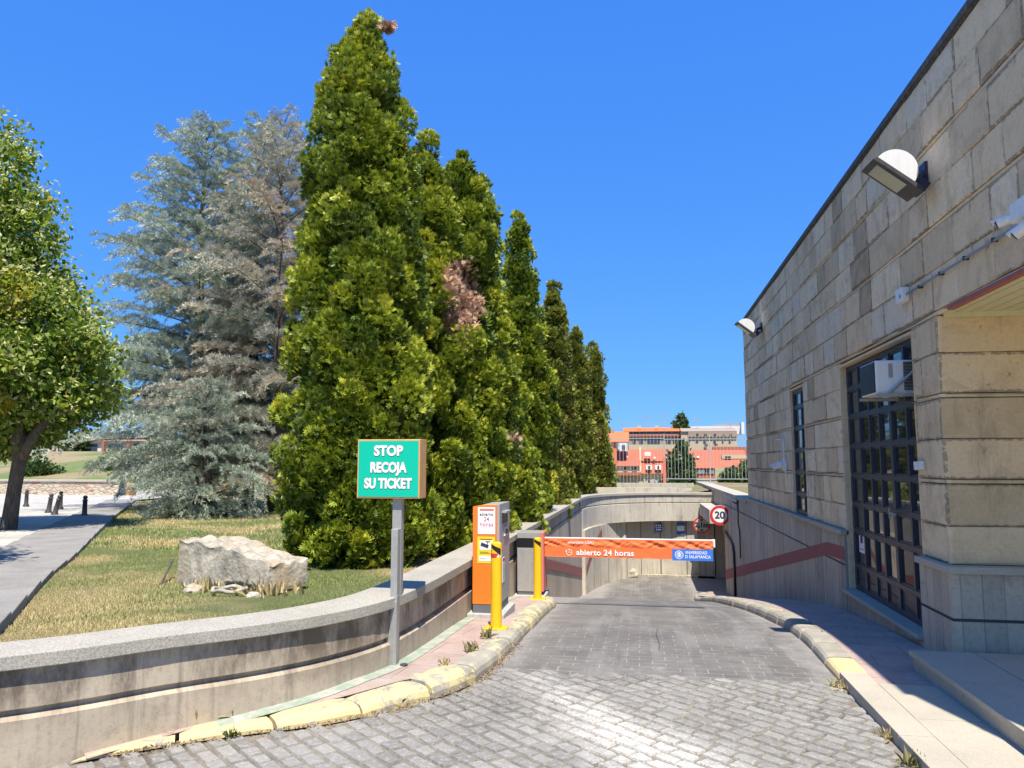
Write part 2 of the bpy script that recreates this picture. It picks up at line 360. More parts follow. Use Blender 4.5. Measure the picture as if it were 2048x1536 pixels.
# ------------------------------------------------------------------ mesh helper
class MB:
    def __init__(s): s.v = []; s.f = []; s.t = []; s.mi = []; s.cur = 0; s.tint = .5; s.e = None
    def add(s, vs, fs, tint=None):
        o = len(s.v); s.v += [tuple(q) for q in vs]
        for f in fs: s.f.append(tuple(i+o for i in f)); s.mi.append(s.cur)
        s.t += [s.tint if tint is None else tint]*len(vs); return s
    def box(s, x0, x1, y0, y1, z0, z1, tint=None):
        s.add([(x0, y0, z0), (x1, y0, z0), (x1, y1, z0), (x0, y1, z0), (x0, y0, z1), (x1, y0, z1), (x1, y1, z1), (x0, y1, z1)],
              [(0, 3, 2, 1), (4, 5, 6, 7), (0, 1, 5, 4), (1, 2, 6, 5), (2, 3, 7, 6), (3, 0, 4, 7)], tint); return s
    def obox(s, c, axes, h):
        c = Vector(c); ax = [Vector(a).normalized()*k for a, k in zip(axes, h)]
        vs = [c+ax[0]*i+ax[1]*j+ax[2]*k for k in (-1, 1) for i, j in ((-1, -1), (1, -1), (1, 1), (-1, 1))]
        s.add(vs, [(0, 3, 2, 1), (4, 5, 6, 7), (0, 1, 5, 4), (1, 2, 6, 5), (2, 3, 7, 6), (3, 0, 4, 7)]); return s
    def tube(s, pts, radii, n=10, cap=True):
        pts = [Vector(p) for p in pts]
        if isinstance(radii, (int, float)): radii = [radii]*len(pts)
        rings = []; prev = None
        for i, p in enumerate(pts):
            d = (pts[min(i+1, len(pts)-1)]-pts[max(i-1, 0)]).normalized()
            if prev is None:
                a = Vector((0, 0, 1)) if abs(d.z) < .9 else Vector((1, 0, 0)); x = d.cross(a).normalized()
            else:
                x = (prev-d*prev.dot(d)).normalized()
            prev = x; y = d.cross(x)
            rings.append([p+(x*math.cos(2*math.pi*k/n)+y*math.sin(2*math.pi*k/n))*radii[i] for k in range(n)])
        vs = [q for r in rings for q in r]; fs = []
        for i in range(len(pts)-1):
            for k in range(n):
                fs.append((i*n+k, i*n+(k+1) % n, (i+1)*n+(k+1) % n, (i+1)*n+k))
        if cap: fs += [tuple(range(n))[::-1], tuple((len(pts)-1)*n+k for k in range(n))]
        s.add(vs, fs); return s
    def prism(s, poly, vec):
        vec = Vector(vec); a = [Vector(p) for p in poly]; n = len(a)
        s.add(a+[p+vec for p in a], [tuple(range(n))[::-1], tuple(range(n, 2*n))]+[(i, (i+1) % n, n+(i+1) % n, n+i) for i in range(n)]); return s
    def grid(s, P, tint=None):
        r, c = len(P), len(P[0])
        s.add([q for row in P for q in row], [(i*c+j, i*c+j+1, (i+1)*c+j+1, (i+1)*c+j) for i in range(r-1) for j in range(c-1)], tint); return s
def wloc(o):
    l = Vector((0, 0, 0))
    while o is not None: l += Vector(o.location); o = o.parent
    return l
def obj(name, mb, mat, parent=None, bev=0., smooth=False, fixn=True):
    me = bpy.data.meshes.new(name); off = wloc(parent)
    me.from_pydata([(v[0]-off.x, v[1]-off.y, v[2]-off.z) for v in mb.v], [], mb.f)
    for mm in (mat if isinstance(mat, (list, tuple)) else [mat]): me.materials.append(mm)
    me.polygons.foreach_set('material_index', mb.mi)
    a = me.attributes.new('tint', 'FLOAT', 'POINT'); a.data.foreach_set('value', mb.t)
    if mb.e: a2 = me.attributes.new('edge', 'FLOAT', 'POINT'); a2.data.foreach_set('value', mb.e)
    me.validate()
    if fixn:
        import bmesh
        bm = bmesh.new(); bm.from_mesh(me); bmesh.ops.recalc_face_normals(bm, faces=bm.faces); bm.to_mesh(me); bm.free()
    if smooth: me.polygons.foreach_set('use_smooth', [True]*len(me.polygons))
    me.update()
    o = bpy.data.objects.new(name, me); COL.objects.link(o); o.parent = parent
    if bev:
        b = o.modifiers.new('bevel', 'BEVEL'); b.width = bev; b.segments = 2; b.limit_method = 'ANGLE'; b.angle_limit = math.radians(40)
    return o
def npmesh(name, V, F, tint, mat, parent=None):
    me = bpy.data.meshes.new(name); off = wloc(parent); V = np.asarray(V, np.float32)-np.array(off, np.float32)
    k = F.shape[1]; me.vertices.add(len(V)); me.vertices.foreach_set('co', V.ravel())
    me.loops.add(F.size); me.loops.foreach_set('vertex_index', F.ravel().astype(np.int32))
    me.polygons.add(len(F)); me.polygons.foreach_set('loop_start', np.arange(0, F.size, k, dtype=np.int32))
    me.polygons.foreach_set('loop_total', np.full(len(F), k, np.int32))
    a = me.attributes.new('tint', 'FLOAT', 'POINT'); a.data.foreach_set('value', np.asarray(tint, np.float32))
    me.materials.append(mat); me.update(calc_edges=True)
    o = bpy.data.objects.new(name, me); COL.objects.link(o); o.parent = parent; return o
def tag(o, label, cat, group=None):
    o['label'] = label; o['category'] = cat
    if group: o['group'] = group
    return o
def thing(name, loc, label, cat, group=None):
    e = bpy.data.objects.new(name, None); COL.objects.link(e); e.location = loc; e.empty_display_size = .2
    return tag(e, label, cat, group)
def struct(o): o['kind'] = 'structure'; return o
def stuff(o, label=None, cat=None):
    o['kind'] = 'stuff'
    if label: tag(o, label, cat)
    return o
def copy_tree(o, parent=None):
    c = o.copy(); COL.objects.link(c); c.parent = parent
    for ch in o.children: copy_tree(ch, c)
    return c
def text(name, body, size, origin, xdir, ydir, mat, parent, bold=0., sx=1., align='CENTER', depth=.002, space=1.):
    cu = bpy.data.curves.new(name, 'FONT'); cu.body = body; cu.size = size; cu.align_x = align; cu.align_y = 'CENTER'
    cu.offset = bold; cu.extrude = depth; cu.space_character = space; cu.resolution_u = 4
    tmp = bpy.data.objects.new(name, cu); COL.objects.link(tmp)
    bpy.context.view_layer.update()
    me = bpy.data.meshes.new_from_object(tmp.evaluated_get(bpy.context.evaluated_depsgraph_get()))
    bpy.data.objects.remove(tmp)
    X = Vector(xdir).normalized(); Y = Vector(ydir).normalized(); N = X.cross(Y); O = Vector(origin)-wloc(parent)
    for v in me.vertices: v.co = O+X*(v.co.x*sx)+Y*v.co.y+N*v.co.z
    me.materials.clear(); me.materials.append(mat); me.name = name
    o = bpy.data.objects.new(name, me); COL.objects.link(o); o.parent = parent; return o

def catmull(pts, step=.1):
    P = [np.array(p, float) for p in pts]; P = [2*P[0]-P[1]]+P+[2*P[-1]-P[-2]]; out = []
    for i in range(1, len(P)-2):
        L = np.linalg.norm(P[i+1]-P[i]); n = max(2, int(L/step))
        for k in range(n):
            t = k/n
            out.append(.5*((2*P[i])+(-P[i-1]+P[i+1])*t+(2*P[i-1]-5*P[i]+4*P[i+1]-P[i+2])*t*t+(-P[i-1]+3*P[i]-3*P[i+1]+P[i+2])*t**3))
    out.append(P[-2]); return np.array(out)
def normals2(P):
    T = np.gradient(P, axis=0); T /= np.linalg.norm(T, axis=1)[:, None]; return np.stack([-T[:, 1], T[:, 0]], 1)
def sweep(P, prof, close=True, mb=None, tint=.5):
    """P (n,2) path; prof list of (offset_left, z) or callable"""
    N = normals2(P); mb = mb or MB(); rows = []
    for p, n in zip(P, N): rows.append([(p[0]+n[0]*o, p[1]+n[1]*o, z) for o, z in prof])
    k = len(prof); vs = [q for r in rows for q in r]; fs = []
    for i in range(len(P)-1):
        for j in range(k if close else k-1):
            j2 = (j+1) % k; fs.append((i*k+j, (i+1)*k+j, (i+1)*k+j2, i*k+j2))
    if close: fs += [tuple(range(k)), tuple((len(P)-1)*k+j for j in range(k))[::-1]]
    mb.add(vs, fs, tint); return mb
RP = [(-40, 0), (5.9, 0), (7.5, -.03), (9, -.13), (11.5, -.37), (14, -.74), (16.6, -1.15), (20, -1.76), (23, -2.28), (24.5, -2.42), (60, -2.42)]
_ry = np.linspace(-10, 40, 501); _rz = np.interp(_ry, [a for a, b in RP], [b for a, b in RP])
_rz = np.convolve(np.pad(_rz, 10, 'edge'), np.ones(21)/21, 'valid')
def rz(y): return float(np.interp(y, _ry, _rz))
LZ = [(3, .54), (4.8, .52), (8, .45), (14, .28), (20, .15), (28, .03), (40, 0.)]
def lz(y): return float(np.interp(y, [a for a, b in LZ], [b for a, b in LZ]))

# ------------------------------------------------------------------ ground sheet
xs = sorted(set([-900, -400, -200, -120, -90, -70]+list(range(-60, -2, 4))+[-2.15, 2.7, 3, 5, 8, 12, 20, 40, 80, 200, 900]))
ys = sorted(set([-300, -50, -10, 0, 3, 3.2, 5, 6.6, 9, 14, 19.7, 24, 28.0, 29.6, 33, 36, 40, 46, 52, 60, 68, 76, 84, 100, 140, 200, 500, 1500]))
def gz(x, y):
    if y < 3.1: return -.05
    if x < -1.9 and y < 31: return -.12
    if x < -3: base = lz(y)-.06
    elif x > 2.65: base = .74 if y > 19 else (-.05 if y < 7 else .3)
    else: base = .5 if y > 7 else -.05
    if x < -16 and y > 44:       # grassy bank on the far left
        base = float(np.interp(y, [44, 50, 76, 84, 140], [-.2, -.3, 3.0, 3.1, 3.2]))
    elif y > 36:
        base = float(np.interp(y, [36, 46, 70, 300], [base, -.3, -1.6, -1.6]))
    return base
gm = MB()
idx = {}
for j, y in enumerate(ys):
    for i, x in enumerate(xs): idx[i, j] = len(gm.v); gm.v.append((x, y, gz(x, y))); gm.t.append(.5)
for j in range(len(ys)-1):
    for i in range(len(xs)-1):
        if xs[i] >= -2.16 and xs[i+1] <= 2.71 and ys[j] >= 6.5 and ys[j+1] <= 29.7: continue
        if xs[i] >= -2.16 and xs[i+1] <= 2.71 and ys[j] >= 3.1 and ys[j+1] <= 6.7 and False: continue
        gm.f.append((idx[i, j], idx[i+1, j], idx[i+1, j+1], idx[i, j+1])); gm.mi.append(0)
def m_ground():
    g = G('ground_dry_grass', .95); p = g.pos(); n = g.noise(p, .12, 6, .65); f = g.noise(p, 3, 7, .75)
    c = g.mix(g.ramp(n, [(.45, 0), (.58, 1)]), (.36, .27, .15), (.13, .20, .035))
    c = g.mix(g.math('MULTIPLY', g.ramp(f, [(.4, 0), (.6, 1)]), .45), c, (.22, .20, .10))
    g.col(c); g.bump(f, 1, .2); return g.done()
M['ground'] = m_ground()
struct(obj('ground', gm, M['ground'], fixn=False))

# ------------------------------------------------------------------ wall path (front top edge of the coping)
WP = catmull([(-9.5, .9), (-7.0, 1.95), (-5.0, 2.9), (-3.62, 3.85), (-2.99, 4.51), (-2.6, 4.9), (-2.27, 5.35), (-2.03, 5.95), (-1.95, 6.75), (-1.935, 7.94), (-1.93, 10), (-1.90, 14), (-1.87, 20), (-1.85, 24.2)], .12)
WP2 = catmull([(-1.85, 24.2), (-1.72, 25.4), (-1.32, 26.6), (-.6, 27.6), (.4, 28.25), (1.3, 28.5), (2.0, 28.55), (2.62, 28.55)], .15)
wall = thing('garden_wall', (-1.9, 8, 0), 'long curved concrete retaining wall with granite coping along the left of the ramp', 'wall')
obj('coping', sweep(WP, [(0, .565), (0, .65), (.41, .652), (.41, .565)]), M['granite'], wall, bev=.006)
obj('coping', sweep(WP2, [(0, .565), (0, .65), (.41, .652), (.41, .565)]), M['granite'], wall, bev=.006)
near = WP[WP[:, 1] < 11.55]; far_ = WP[WP[:, 1] >= 11.45]
prof = [(.05, .562), (.05, .335), (.085, .318), (.085, .30), (.03, .275), (.03, -.6), (.38, -.6), (.38, .562)]
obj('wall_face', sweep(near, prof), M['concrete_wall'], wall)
prof = [(.05, .562), (.05, .335), (.08, .325), (.08, .305), (.05, .29), (.05, -2.7), (.38, -2.7), (.38, .562)]
obj('board_wall', sweep(far_, prof), M['boards'], wall)
prof = [(.05, .562), (.05, .30), (.09, .295), (.09, .27), (.03, .255), (.03, -.38), (.38, -.38), (.38, .562)]
obj('parapet_band', sweep(WP2, prof), M['concrete'], wall)
low = catmull([(-1.8, 24.1), (-1.63, 25.3), (-1.2, 26.9), (-.55, 28.2), (.3, 28.77), (1.3, 28.84), (2.7, 28.82)], .15)
obj('lower_wall', sweep(low, [(0, -.384), (0, -2.6), (.25, -2.6), (.25, -.384)]), M['panels'], wall)
c = MB(); c.tube([(-.72, 28.0, -2.5), (-.72, 28.0, -.384)], .13, 16); obj('column', c, M['concrete'], wall, smooth=False)
# painted red stripe on the left wall
def stripe(o_name, pts, parent):
    m = MB(); t = .004
    for (a, b) in zip(pts[:-1], pts[1:]):
        (x0, y0, z0, h0), (x1, y1, z1, h1) = a, b
        K = max(1, int(math.hypot(x1-x0, y1-y0)/.5))
        m.add([(x0, y0, z0), (x1, y1, z1), (x1, y1, z1-h1), (x0, y0, z0-h0)], [(0, 1, 2, 3)])
    return obj(o_name, m, M['stripe'], parent)
stripe('painted_stripe', [(-1.960, 11.8, .33, .16), (-1.930, 14.5, -.06, .18), (-1.885, 23.9, -1.52, .26)], wall)
m = MB()
_q = low[(low[:, 1] > 24.2)]
for a, b in zip(range(0, 14), range(1, 15)):
    pa, pb = _q[a], _q[b]; za, zb = -1.55+a*.075, -1.55+b*.075
    o_ = .006
    m.add([(pa[0]+o_, pa[1]-o_, za), (pb[0]+o_, pb[1]-o_, zb), (pb[0]+o_, pb[1]-o_, zb-.3), (pa[0]+o_, pa[1]-o_, za-.28)], [(0, 1, 2, 3)])
obj('painted_stripe', m, M['stripe'], wall)

# ------------------------------------------------------------------ road: setts, ramp
kl_out = catmull([(-3.34, 4.08), (-2.94, 4.42), (-2.54, 4.70), (-2.11, 4.98), (-1.75, 5.38), (-1.45, 5.82), (-1.31, 6.35), (-1.26, 6.95), (-1.24, 7.6), (-1.24, 9), (-1.25, 10), (-1.28, 11.2), (-1.42, 11.95), (-1.85, 12.4)], .08)
kl_in = catmull([(-3.30, 4.16), (-2.95, 4.62), (-2.62, 4.95), (-2.24, 5.24), (-1.93, 5.6), (-1.66, 5.97), (-1.52, 6.4), (-1.47, 6.98), (-1.46, 7.6), (-1.47, 9), (-1.47, 10), (-1.48, 11.0), (-1.58, 11.6), (-1.85, 12.0)], .08)
kr_out = catmull([(1.54, .5), (1.54, 3), (1.54, 4.9), (1.54, 6.2), (1.56, 7.2), (1.60, 8.2), (1.61, 9.2), (1.55, 10.4), (1.47, 11.6), (1.42, 13), (1.40, 16), (1.42, 20), (1.47, 23.2), (1.56, 24.2), (1.85, 24.85), (2.5, 25.1)], .1)
kr_in = catmull([(1.76, .5), (1.76, 3), (1.76, 4.9), (1.76, 6.2), (1.78, 7.2), (1.82, 8.2), (1.83, 9.2), (1.77, 10.4), (1.69, 11.6), (1.64, 13), (1.62, 16), (1.64, 20), (1.69, 23.0), (1.78, 23.9), (2.0, 24.45), (2.5, 24.6)], .1)
def resample(P, n):
    d = np.r_[0, np.cumsum(np.linalg.norm(np.diff(P, axis=0), axis=1))]; t = np.linspace(0, d[-1], n)
    return np.stack([np.interp(t, d, P[:, 0]), np.interp(t, d, P[:, 1])], 1), d[-1]
def sett_road():
    m = MB(); A = np.array([.753, -.662]); B = np.array([.662, .753]); L, W = .175, .118
    ko = kl_out[kl_out[:, 1] < 7]
    def xl(y):
        if y > 4.1: return float(np.interp(y, ko[:, 1], ko[:, 0]))+.015
        return float(np.interp(y, WP[:, 1], WP[:, 0]))-.02
    r2 = random.Random(3); gap = .017
    for r in range(-64, 76):
        off = r2.random()*L; k = -70; u = -14+off
        wr = W
        while u < 14:
            l = L*(.72+.5*r2.random()); cx, cy = A*(u+l/2)+B*(r*W); u0 = u; u += l
            if cy > 6.56 or cy < .6 or cx > 1.53 or cx < xl(cy): continue
            h0 = .004*r2.random(); tx = (r2.random()-.5)*.014; ty = (r2.random()-.5)*.02; tint = min(1, max(0, r2.gauss(.5, .28)))
            hw = W/2-gap/2-.003*r2.random(); hl = l/2-gap/2
            fx = [-1, -.90, -.3, .3, .90, 1]; fy = [-1, -.84, 0, .84, 1]; P = []
            jc = [[(r2.random()-.5)*.026 for _ in range(2)] for _ in range(4)]
            for a in range(6):
                row = []
                for b in range(5):
                    s_, t_ = fx[a], fy[b]
                    wgt = [(1-s_)*(1-t_)/4, (1+s_)*(1-t_)/4, (1-s_)*(1+t_)/4, (1+s_)*(1+t_)/4]
                    du = s_*hl+sum(w*q[0] for w, q in zip(wgt, jc)); dv = t_*hw+sum(w*q[1] for w, q in zip(wgt, jc))*.7
                    x, y = A*(u0+l/2+du)+B*(r*W+dv)
                    edge = a in (0, 5) or b in (0, 4)
                    z = rz(y)+(-.022 if edge else .0+h0+tx*du+ty*dv+(r2.random()-.5)*.0035-(.0025 if (a in (1, 4) or b in (1, 3)) else 0))
                    row.append((x, y, z))
                P.append(row)
            m.grid(P, tint)
    o = obj('cobblestone_road', m, M['setts'], smooth=False, fixn=True); struct(o)
    g_ = MB(); g_.grid([[(x, y, rz(y)-.012-(.0 if True else 0)) for x in (-12, -4, -2, 0, 1.7)] for y in (-6, -2, 1, 2, 3, 4, 5, 6, 6.6)])
    struct(obj('road_bedding', g_, M['mortar']))
sett_road()
m = MB(); YS = [6.42, 6.6]+list(np.arange(6.75, 24.6, .25))+[24.6, 26, 28, 29.4]
m.grid([[(x, y, rz(y)-(.013 if y < 6.5 else 0)) for x in np.linspace(-2.0, 2.75, 16)] for y in YS]); struct(obj('ramp_road', m, M['ramp']))
m = MB(); m.grid([[(x, y, -2.418) for x in (2.74, 8, 16)] for y in (24.5, 29.4)]); struct(obj('tunnel_floor', m, M['ramp']))
# drain channel and cracks across the ramp
m = MB()
for (x0, y0, x1, y1, w) in [(-1.2, 12.6, 1.4, 12.25, .02)]:
    K = 30; P = []
    for k in range(K+1):
        t = k/K; x = x0+(x1-x0)*t; y = y0+(y1-y0)*t+.012*math.sin(k*1.7); ww = w*(.5+.5*rnd.random()); P.append([(x, y-ww, rz(y-ww)+.004), (x, y+ww, rz(y+ww)+.004)])
    m.grid(P)
P = []
for k in range(16):
    t = k/15; x = .13+.010*math.sin(k*.5)+.008*rnd.random(); y = 7.55+1.35*t; w = .002+.003*rnd.random(); P.append([(x-w, y, rz(y)+.004), (x+w, y, rz(y)+.004)])
m.grid(P)
struct(obj('road_crack', m, M['dark_metal']))

def kerb(name, outer, inner, hf, tints, blk, mat):
    n = 400; O, L = resample(outer, n); I, _ = resample(inner, n); nb = max(1, int(L/blk)); m = MB(); r_ = random.Random(5)
    for b in range(nb):
        a0 = int(b*n/nb); a1 = int((b+1)*n/nb); a1 = min(a1, n-1)
        ks = np.linspace(a0+n/L*.012, a1-n/L*.012, 7); P = []; dz = (r_.random()-.5)*.012; dx = (r_.random()-.5)*.012
        for q, k in enumerate(ks):
            o = np.array([np.interp(k, range(n), O[:, 0]), np.interp(k, range(n), O[:, 1])]); i = np.array([np.interp(k, range(n), I[:, 0]), np.interp(k, range(n), I[:, 1])])
            h = hf(o[1]); z = rz(o[1]); zi = rz(i[1])
            e = .012 if q in (0, 6) else 0
            row = []
            for f, hh in ((0, -.05), (.0, .35), (.05, .68), (.16, .9), (.36, 1.0), (.7, 1.02), (1, 1.0), (1, -.05)):
                pt = o*(1-f)+i*f; row.append((pt[0]+dx, pt[1], (z*(1-f)+zi*f)+h*hh+dz-(e if hh > .3 else 0)))
            P.append(row)
        t = tints(0.5*(O[a0][1]+O[a1][1]), b)
        m.grid(P, t)
        k8 = len(P[0]); base = len(m.v)-7*k8
        m.f.append(tuple(base+j for j in range(k8))); m.mi.append(0); m.f.append(tuple(base+6*k8+j for j in range(k8))[::-1]); m.mi.append(0)
    return obj(name, m, mat, smooth=False)
hl_ = lambda y: float(np.interp(y, [4, 4.7, 5.6, 30], [.015, .06, .12, .125]))
struct(kerb('kerb', kl_out, kl_in, hl_, lambda y, b: (.70 if b % 3 else .58) if y < 5.4 else (.50 if y < 6 else (.26 if b % 2 else .40) if y < 8 else .42), .58, M['kerb']))
hr_ = lambda y: float(np.interp(y, [6.6, 8.2, 10], [.068, .10, .12]))
kr_o2 = kr_out[kr_out[:, 1] > 6.62]; kr_i2 = kr_in[kr_in[:, 1] > 6.62]
struct(kerb('kerb', kr_o2, kr_i2, hr_, lambda y, b: .85 if b == 0 else (.17 if b < 6 else .27), .62, M['kerb']))
# flat granite kerb and slabs in the right foreground
m = MB()
for y0, y1 in [(.6, 2.1), (2.1, 3.6), (3.6, 5.2), (5.2, 6.63)]:
    m.box(1.545, 1.753, y0+.004, y1-.004, -.08, .066+rnd.random()*.003)
for y0, y1 in [(.6, 1.6), (1.6, 2.9), (2.9, 4.35), (4.35, 5.55), (5.55, 6.35)]:
    m.box(1.758, 2.166, y0+.003, y1-.003, -.08, .064+rnd.random()*.003)
    m.box(2.17, 9, y0+.003, y1-.003, -.08, .060)
struct(obj('pavement_slabs', m, M['granite_light'], bev=.004))
# pavements between kerb and wall
def strip_(name, A_, B_, mat, dz, n=160):
    A2, _ = resample(A_, n); B2, _ = resample(B_, n); m = MB(); P = []
    for a, b in zip(A2, B2):
        row = []
        for f in np.linspace(0, 1, 6):
            q = a*(1-f)+b*f; row.append((q[0], q[1], rz(q[1])+hl_(q[1])*1.0-.004+dz))
        P.append(row)
    m.grid(P); return struct(obj(name, m, mat, smooth=True))
wf = WP[(WP[:, 1] > 4.16) & (WP[:, 1] < 12.4)]; wfN = normals2(wf)
strip_('pavement', kl_in-normals2(kl_in)*.07, wf+wfN*.08, M['pink'], 0)
strip_('pavement_edge_strip', wf[6:]-wfN[6:]*.09, wf[6:]+wfN[6:]*.08, M['green_strip'], .004)
m = MB(); P = []
for k in range(120):
    y = 6.36+k/119*(24.6-6.36); x0 = float(np.interp(y, kr_in[:, 1], kr_in[:, 0])); P.append([(x0+(2.8-x0)*f, y, rz(y)+hr_(y)-.004) for f in np.linspace(0, 1, 6)])
m.grid(P); struct(obj('pavement', m, M['pink'], smooth=True))
# entrance platform (one granite step)
st = thing('entrance_step', (2.2, 6, .1), 'low pale granite entrance step on the right in front of the porch', 'step')
m = MB()
xe = [(2.17, 2.66), (2.668, 3.5), (3.508, 4.6), (4.608, 6.5)]
for x0, x1 in xe:
    yb = 6.92
    cuts = [.6, 2.0, 3.4, 4.9, 6.0, 6.92] if x0 < 2.3 else [.6, 2.6, 4.2, 5.7, 6.92]
    for y0, y1 in zip(cuts[:-1], cuts[1:]): m.box(x0 if x0 > 2.2 else 2.165, x1, y0+.003, y1-.003, .158, .196)
obj('tread', m, M['granite_light'], st, bev=.004)
m = MB()
for y0, y1 in [(.6, 1.9), (1.9, 3.0), (3.0, 4.1), (4.1, 5.0), (5.0, 5.9), (5.9, 6.88)]: m.box(2.185, 2.5, y0+.004, y1-.004, -.05, .156)
obj('riser', m, M['granite_light'], st, bev=.003)

# ------------------------------------------------------------------ lawn, grass, left path
lawn_edge = [(-4.5, 4.79), (-6.54, 7.56), (-7.91, 9.59), (-11.16, 14.19), (-15.2, 20.0), (-20.6, 28)]
LE = catmull([(-9.5, 1.0), (-7.5, 2.4), (-5.6, 3.8)]+[] , .2)
def lawn_left(y): return float(np.interp(y, [2.0, 4.79, 7.56, 9.59, 14.19, 20, 28, 31], [-5.5, -4.5, -6.54, -7.91, -11.16, -15.2, -20.6, -22.7]))
m = MB(); P = []
for y in np.r_[np.arange(2.4, 12, .35), np.arange(12, 31.5, .9)]:
    xa = lawn_left(y); xb = float(np.interp(y, WP[:, 1], WP[:, 0]))-.2 if y < 24 else -2.05
    if xb-xa < .1: xa = xb-.1
    P.append([(xa+(xb-xa)*f, y, lz(y)+.02*mnoise.noise((xa+(xb-xa)*f, y, 0))) for f in np.linspace(0, 1, 30)])
m.grid(P); struct(obj('lawn', m, M['lawn'], smooth=True))
m = MB(); m.grid([[(x, y, .50) for x in (-2.3, 0, 2.7)] for y in (28.6, 36)]); struct(obj('planting_bed', m, M['dry_ground']))
# blades
def blades(n, ylo, yhi, h, w, seed):
    R = np.random.default_rng(seed); y = ylo+(yhi-ylo)*R.random(n)**1.15
    xa = np.interp(y, [2.0, 4.79, 7.56, 9.59, 14.19, 20, 28, 31], [-5.5, -4.5, -6.54, -7.91, -11.16, -15.2, -20.6, -22.7])
    xb = np.interp(y, WP[:, 1], WP[:, 0])-.43; x = xa+(xb-xa)*R.random(n)
    ok = (xb-xa > .05)
    x, y = x[ok], y[ok]; n = len(x); z = np.interp(y, [a for a, b in LZ], [b for a, b in LZ])-.01
    ang = R.random(n)*6.283; hh = h*(.5+R.random(n)); lean = (R.random((n, 2))-.5)*hh[:, None]*1.3
    V = np.zeros((n, 3, 3)); V[:, 0] = np.stack([x-np.cos(ang)*w, y-np.sin(ang)*w, z], 1); V[:, 1] = np.stack([x+np.cos(ang)*w, y+np.sin(ang)*w, z], 1)
    V[:, 2] = np.stack([x+lean[:, 0], y+lean[:, 1], z+hh], 1)
    return V.reshape(-1, 3), np.arange(3*n).reshape(-1, 3), np.repeat(R.random(n), 3)
b1 = blades(130000, 3.6, 12, .026, .0035, 1); b2 = blades(60000, 11, 30, .05, .009, 2)
V = np.concatenate([b1[0], b2[0]]); F = np.concatenate([b1[1], b2[1]+len(b1[0])]); T = np.concatenate([b1[2], b2[2]])
stuff(npmesh('grass', V, F, T, M['blades']), 'short patchy grass, half dried to straw, on the lawn behind the curved wall', 'grass')

# plaza and stepped granite edging
pe = [(-3.7, 3.6, .62), (-4.52, 4.79, .60), (-6.54, 7.56, .51), (-7.91, 9.59, .45), (-11.16, 14.19, .35), (-15.2, 20, .24), (-20.6, 28, .12), (-22.5, 30.8, .10)]
def pez(y): return float(np.interp(y, [p[1] for p in pe], [p[2] for p in pe]))
m = MB(); PP = catmull([(p[0], p[1]) for p in pe], .5); Pn = normals2(PP)
D, Lp = resample(PP, 300)
nseg = 17; Dn = normals2(D); k0 = 0; cuts = [0]
while cuts[-1] < 299: cuts.append(min(299, cuts[-1]+int(9+cuts[-1]*.05)))
for a, b in zip(cuts[:-1], cuts[1:]):
    if b-a < 2: continue
    pa, pb = D[a], D[b]; t = (pb-pa)/np.linalg.norm(pb-pa); n_ = np.array([-t[1], t[0]])
    pa = pa+t*.005; pb = pb-t*.005; z = (pez(pa[1])+pez(pb[1]))/2+.01; w = 1.15
    q = [pa, pa+n_*w, pb+n_*w, pb]
    m.add([(x, y, z-.25) for x, y in q]+[(x, y, z) for x, y in q], [(0, 1, 2, 3), (4, 7, 6, 5), (0, 4, 5, 1), (1, 5, 6, 2), (2, 6, 7, 3), (3, 7, 4, 0)])
struct(obj('path_edging', m, M['granite_far'], bev=.008))
def m_plaza():
    g = G('plaza_paving', .9); p = g.pos()
    br = g.n('TexBrick', {'Vector': g.map(p, (1, 1, 0), rot=(0, 0, -.62)), 'Scale': 1, 'Mortar Size': .012, 'Brick Width': 1.2, 'Row Height': .8, 'Color1': (0, 0, 0, 1), 'Color2': (1, 1, 1, 1)})
    n = g.noise(p, 1.2, 6, .7)
    c = g.mix(g.ramp(n, [(.4, 0), (.6, 1)]), (.36, .34, .29), (.52, .49, .42)); c = g.mix(g.math('MULTIPLY', br.outputs['Color'], .2), c, (.36, .34, .31))
    g.col(g.mix(g.math('MULTIPLY', br.outputs['Fac'], .5), c, (.2, .18, .16))); return g.done()
M['plaza'] = m_plaza()
m = MB(); P = []
for y in np.arange(2.5, 44, 1.0):
    xa = float(np.interp(y, [p[1] for p in pe], [p[0] for p in pe]))-.7; P.append([(xa-60*f, y, pez(y)-.025 if y < 31 else .03) for f in (0, .05, .1, .3, .6, 1)])
m.grid(P); struct(obj('plaza', m, M['plaza']))

# ------------------------------------------------------------------ rubble wall + far left
rw = thing('rubble_wall', (-30, 36, 0), 'low pale rubble stone wall with flat coping beyond the plaza', 'wall')
m = MB(); m.box(-60, -27.2, 36, 36.45, -.3, .72); obj('masonry', m, M['rubble'], rw, bev=.02)
m = MB(); m.box(-60, -27.15, 35.93, 36.52, .722, .83); obj('coping', m, M['granite_light'], rw, bev=.01)
ps = thing('information_post', (-26.6, 35.6, 0), 'slim dark post with an orange panel at the end of the rubble wall', 'post')
m = MB(); m.box(-26.95, -26.78, 35.5, 35.66, 0, .85); obj('post', m, M['dark_metal'], ps)
m = MB(); m.box(-26.5, -26.0, 35.5, 35.6, .02, .62); obj('panel', m, M['tan_metal'], ps)
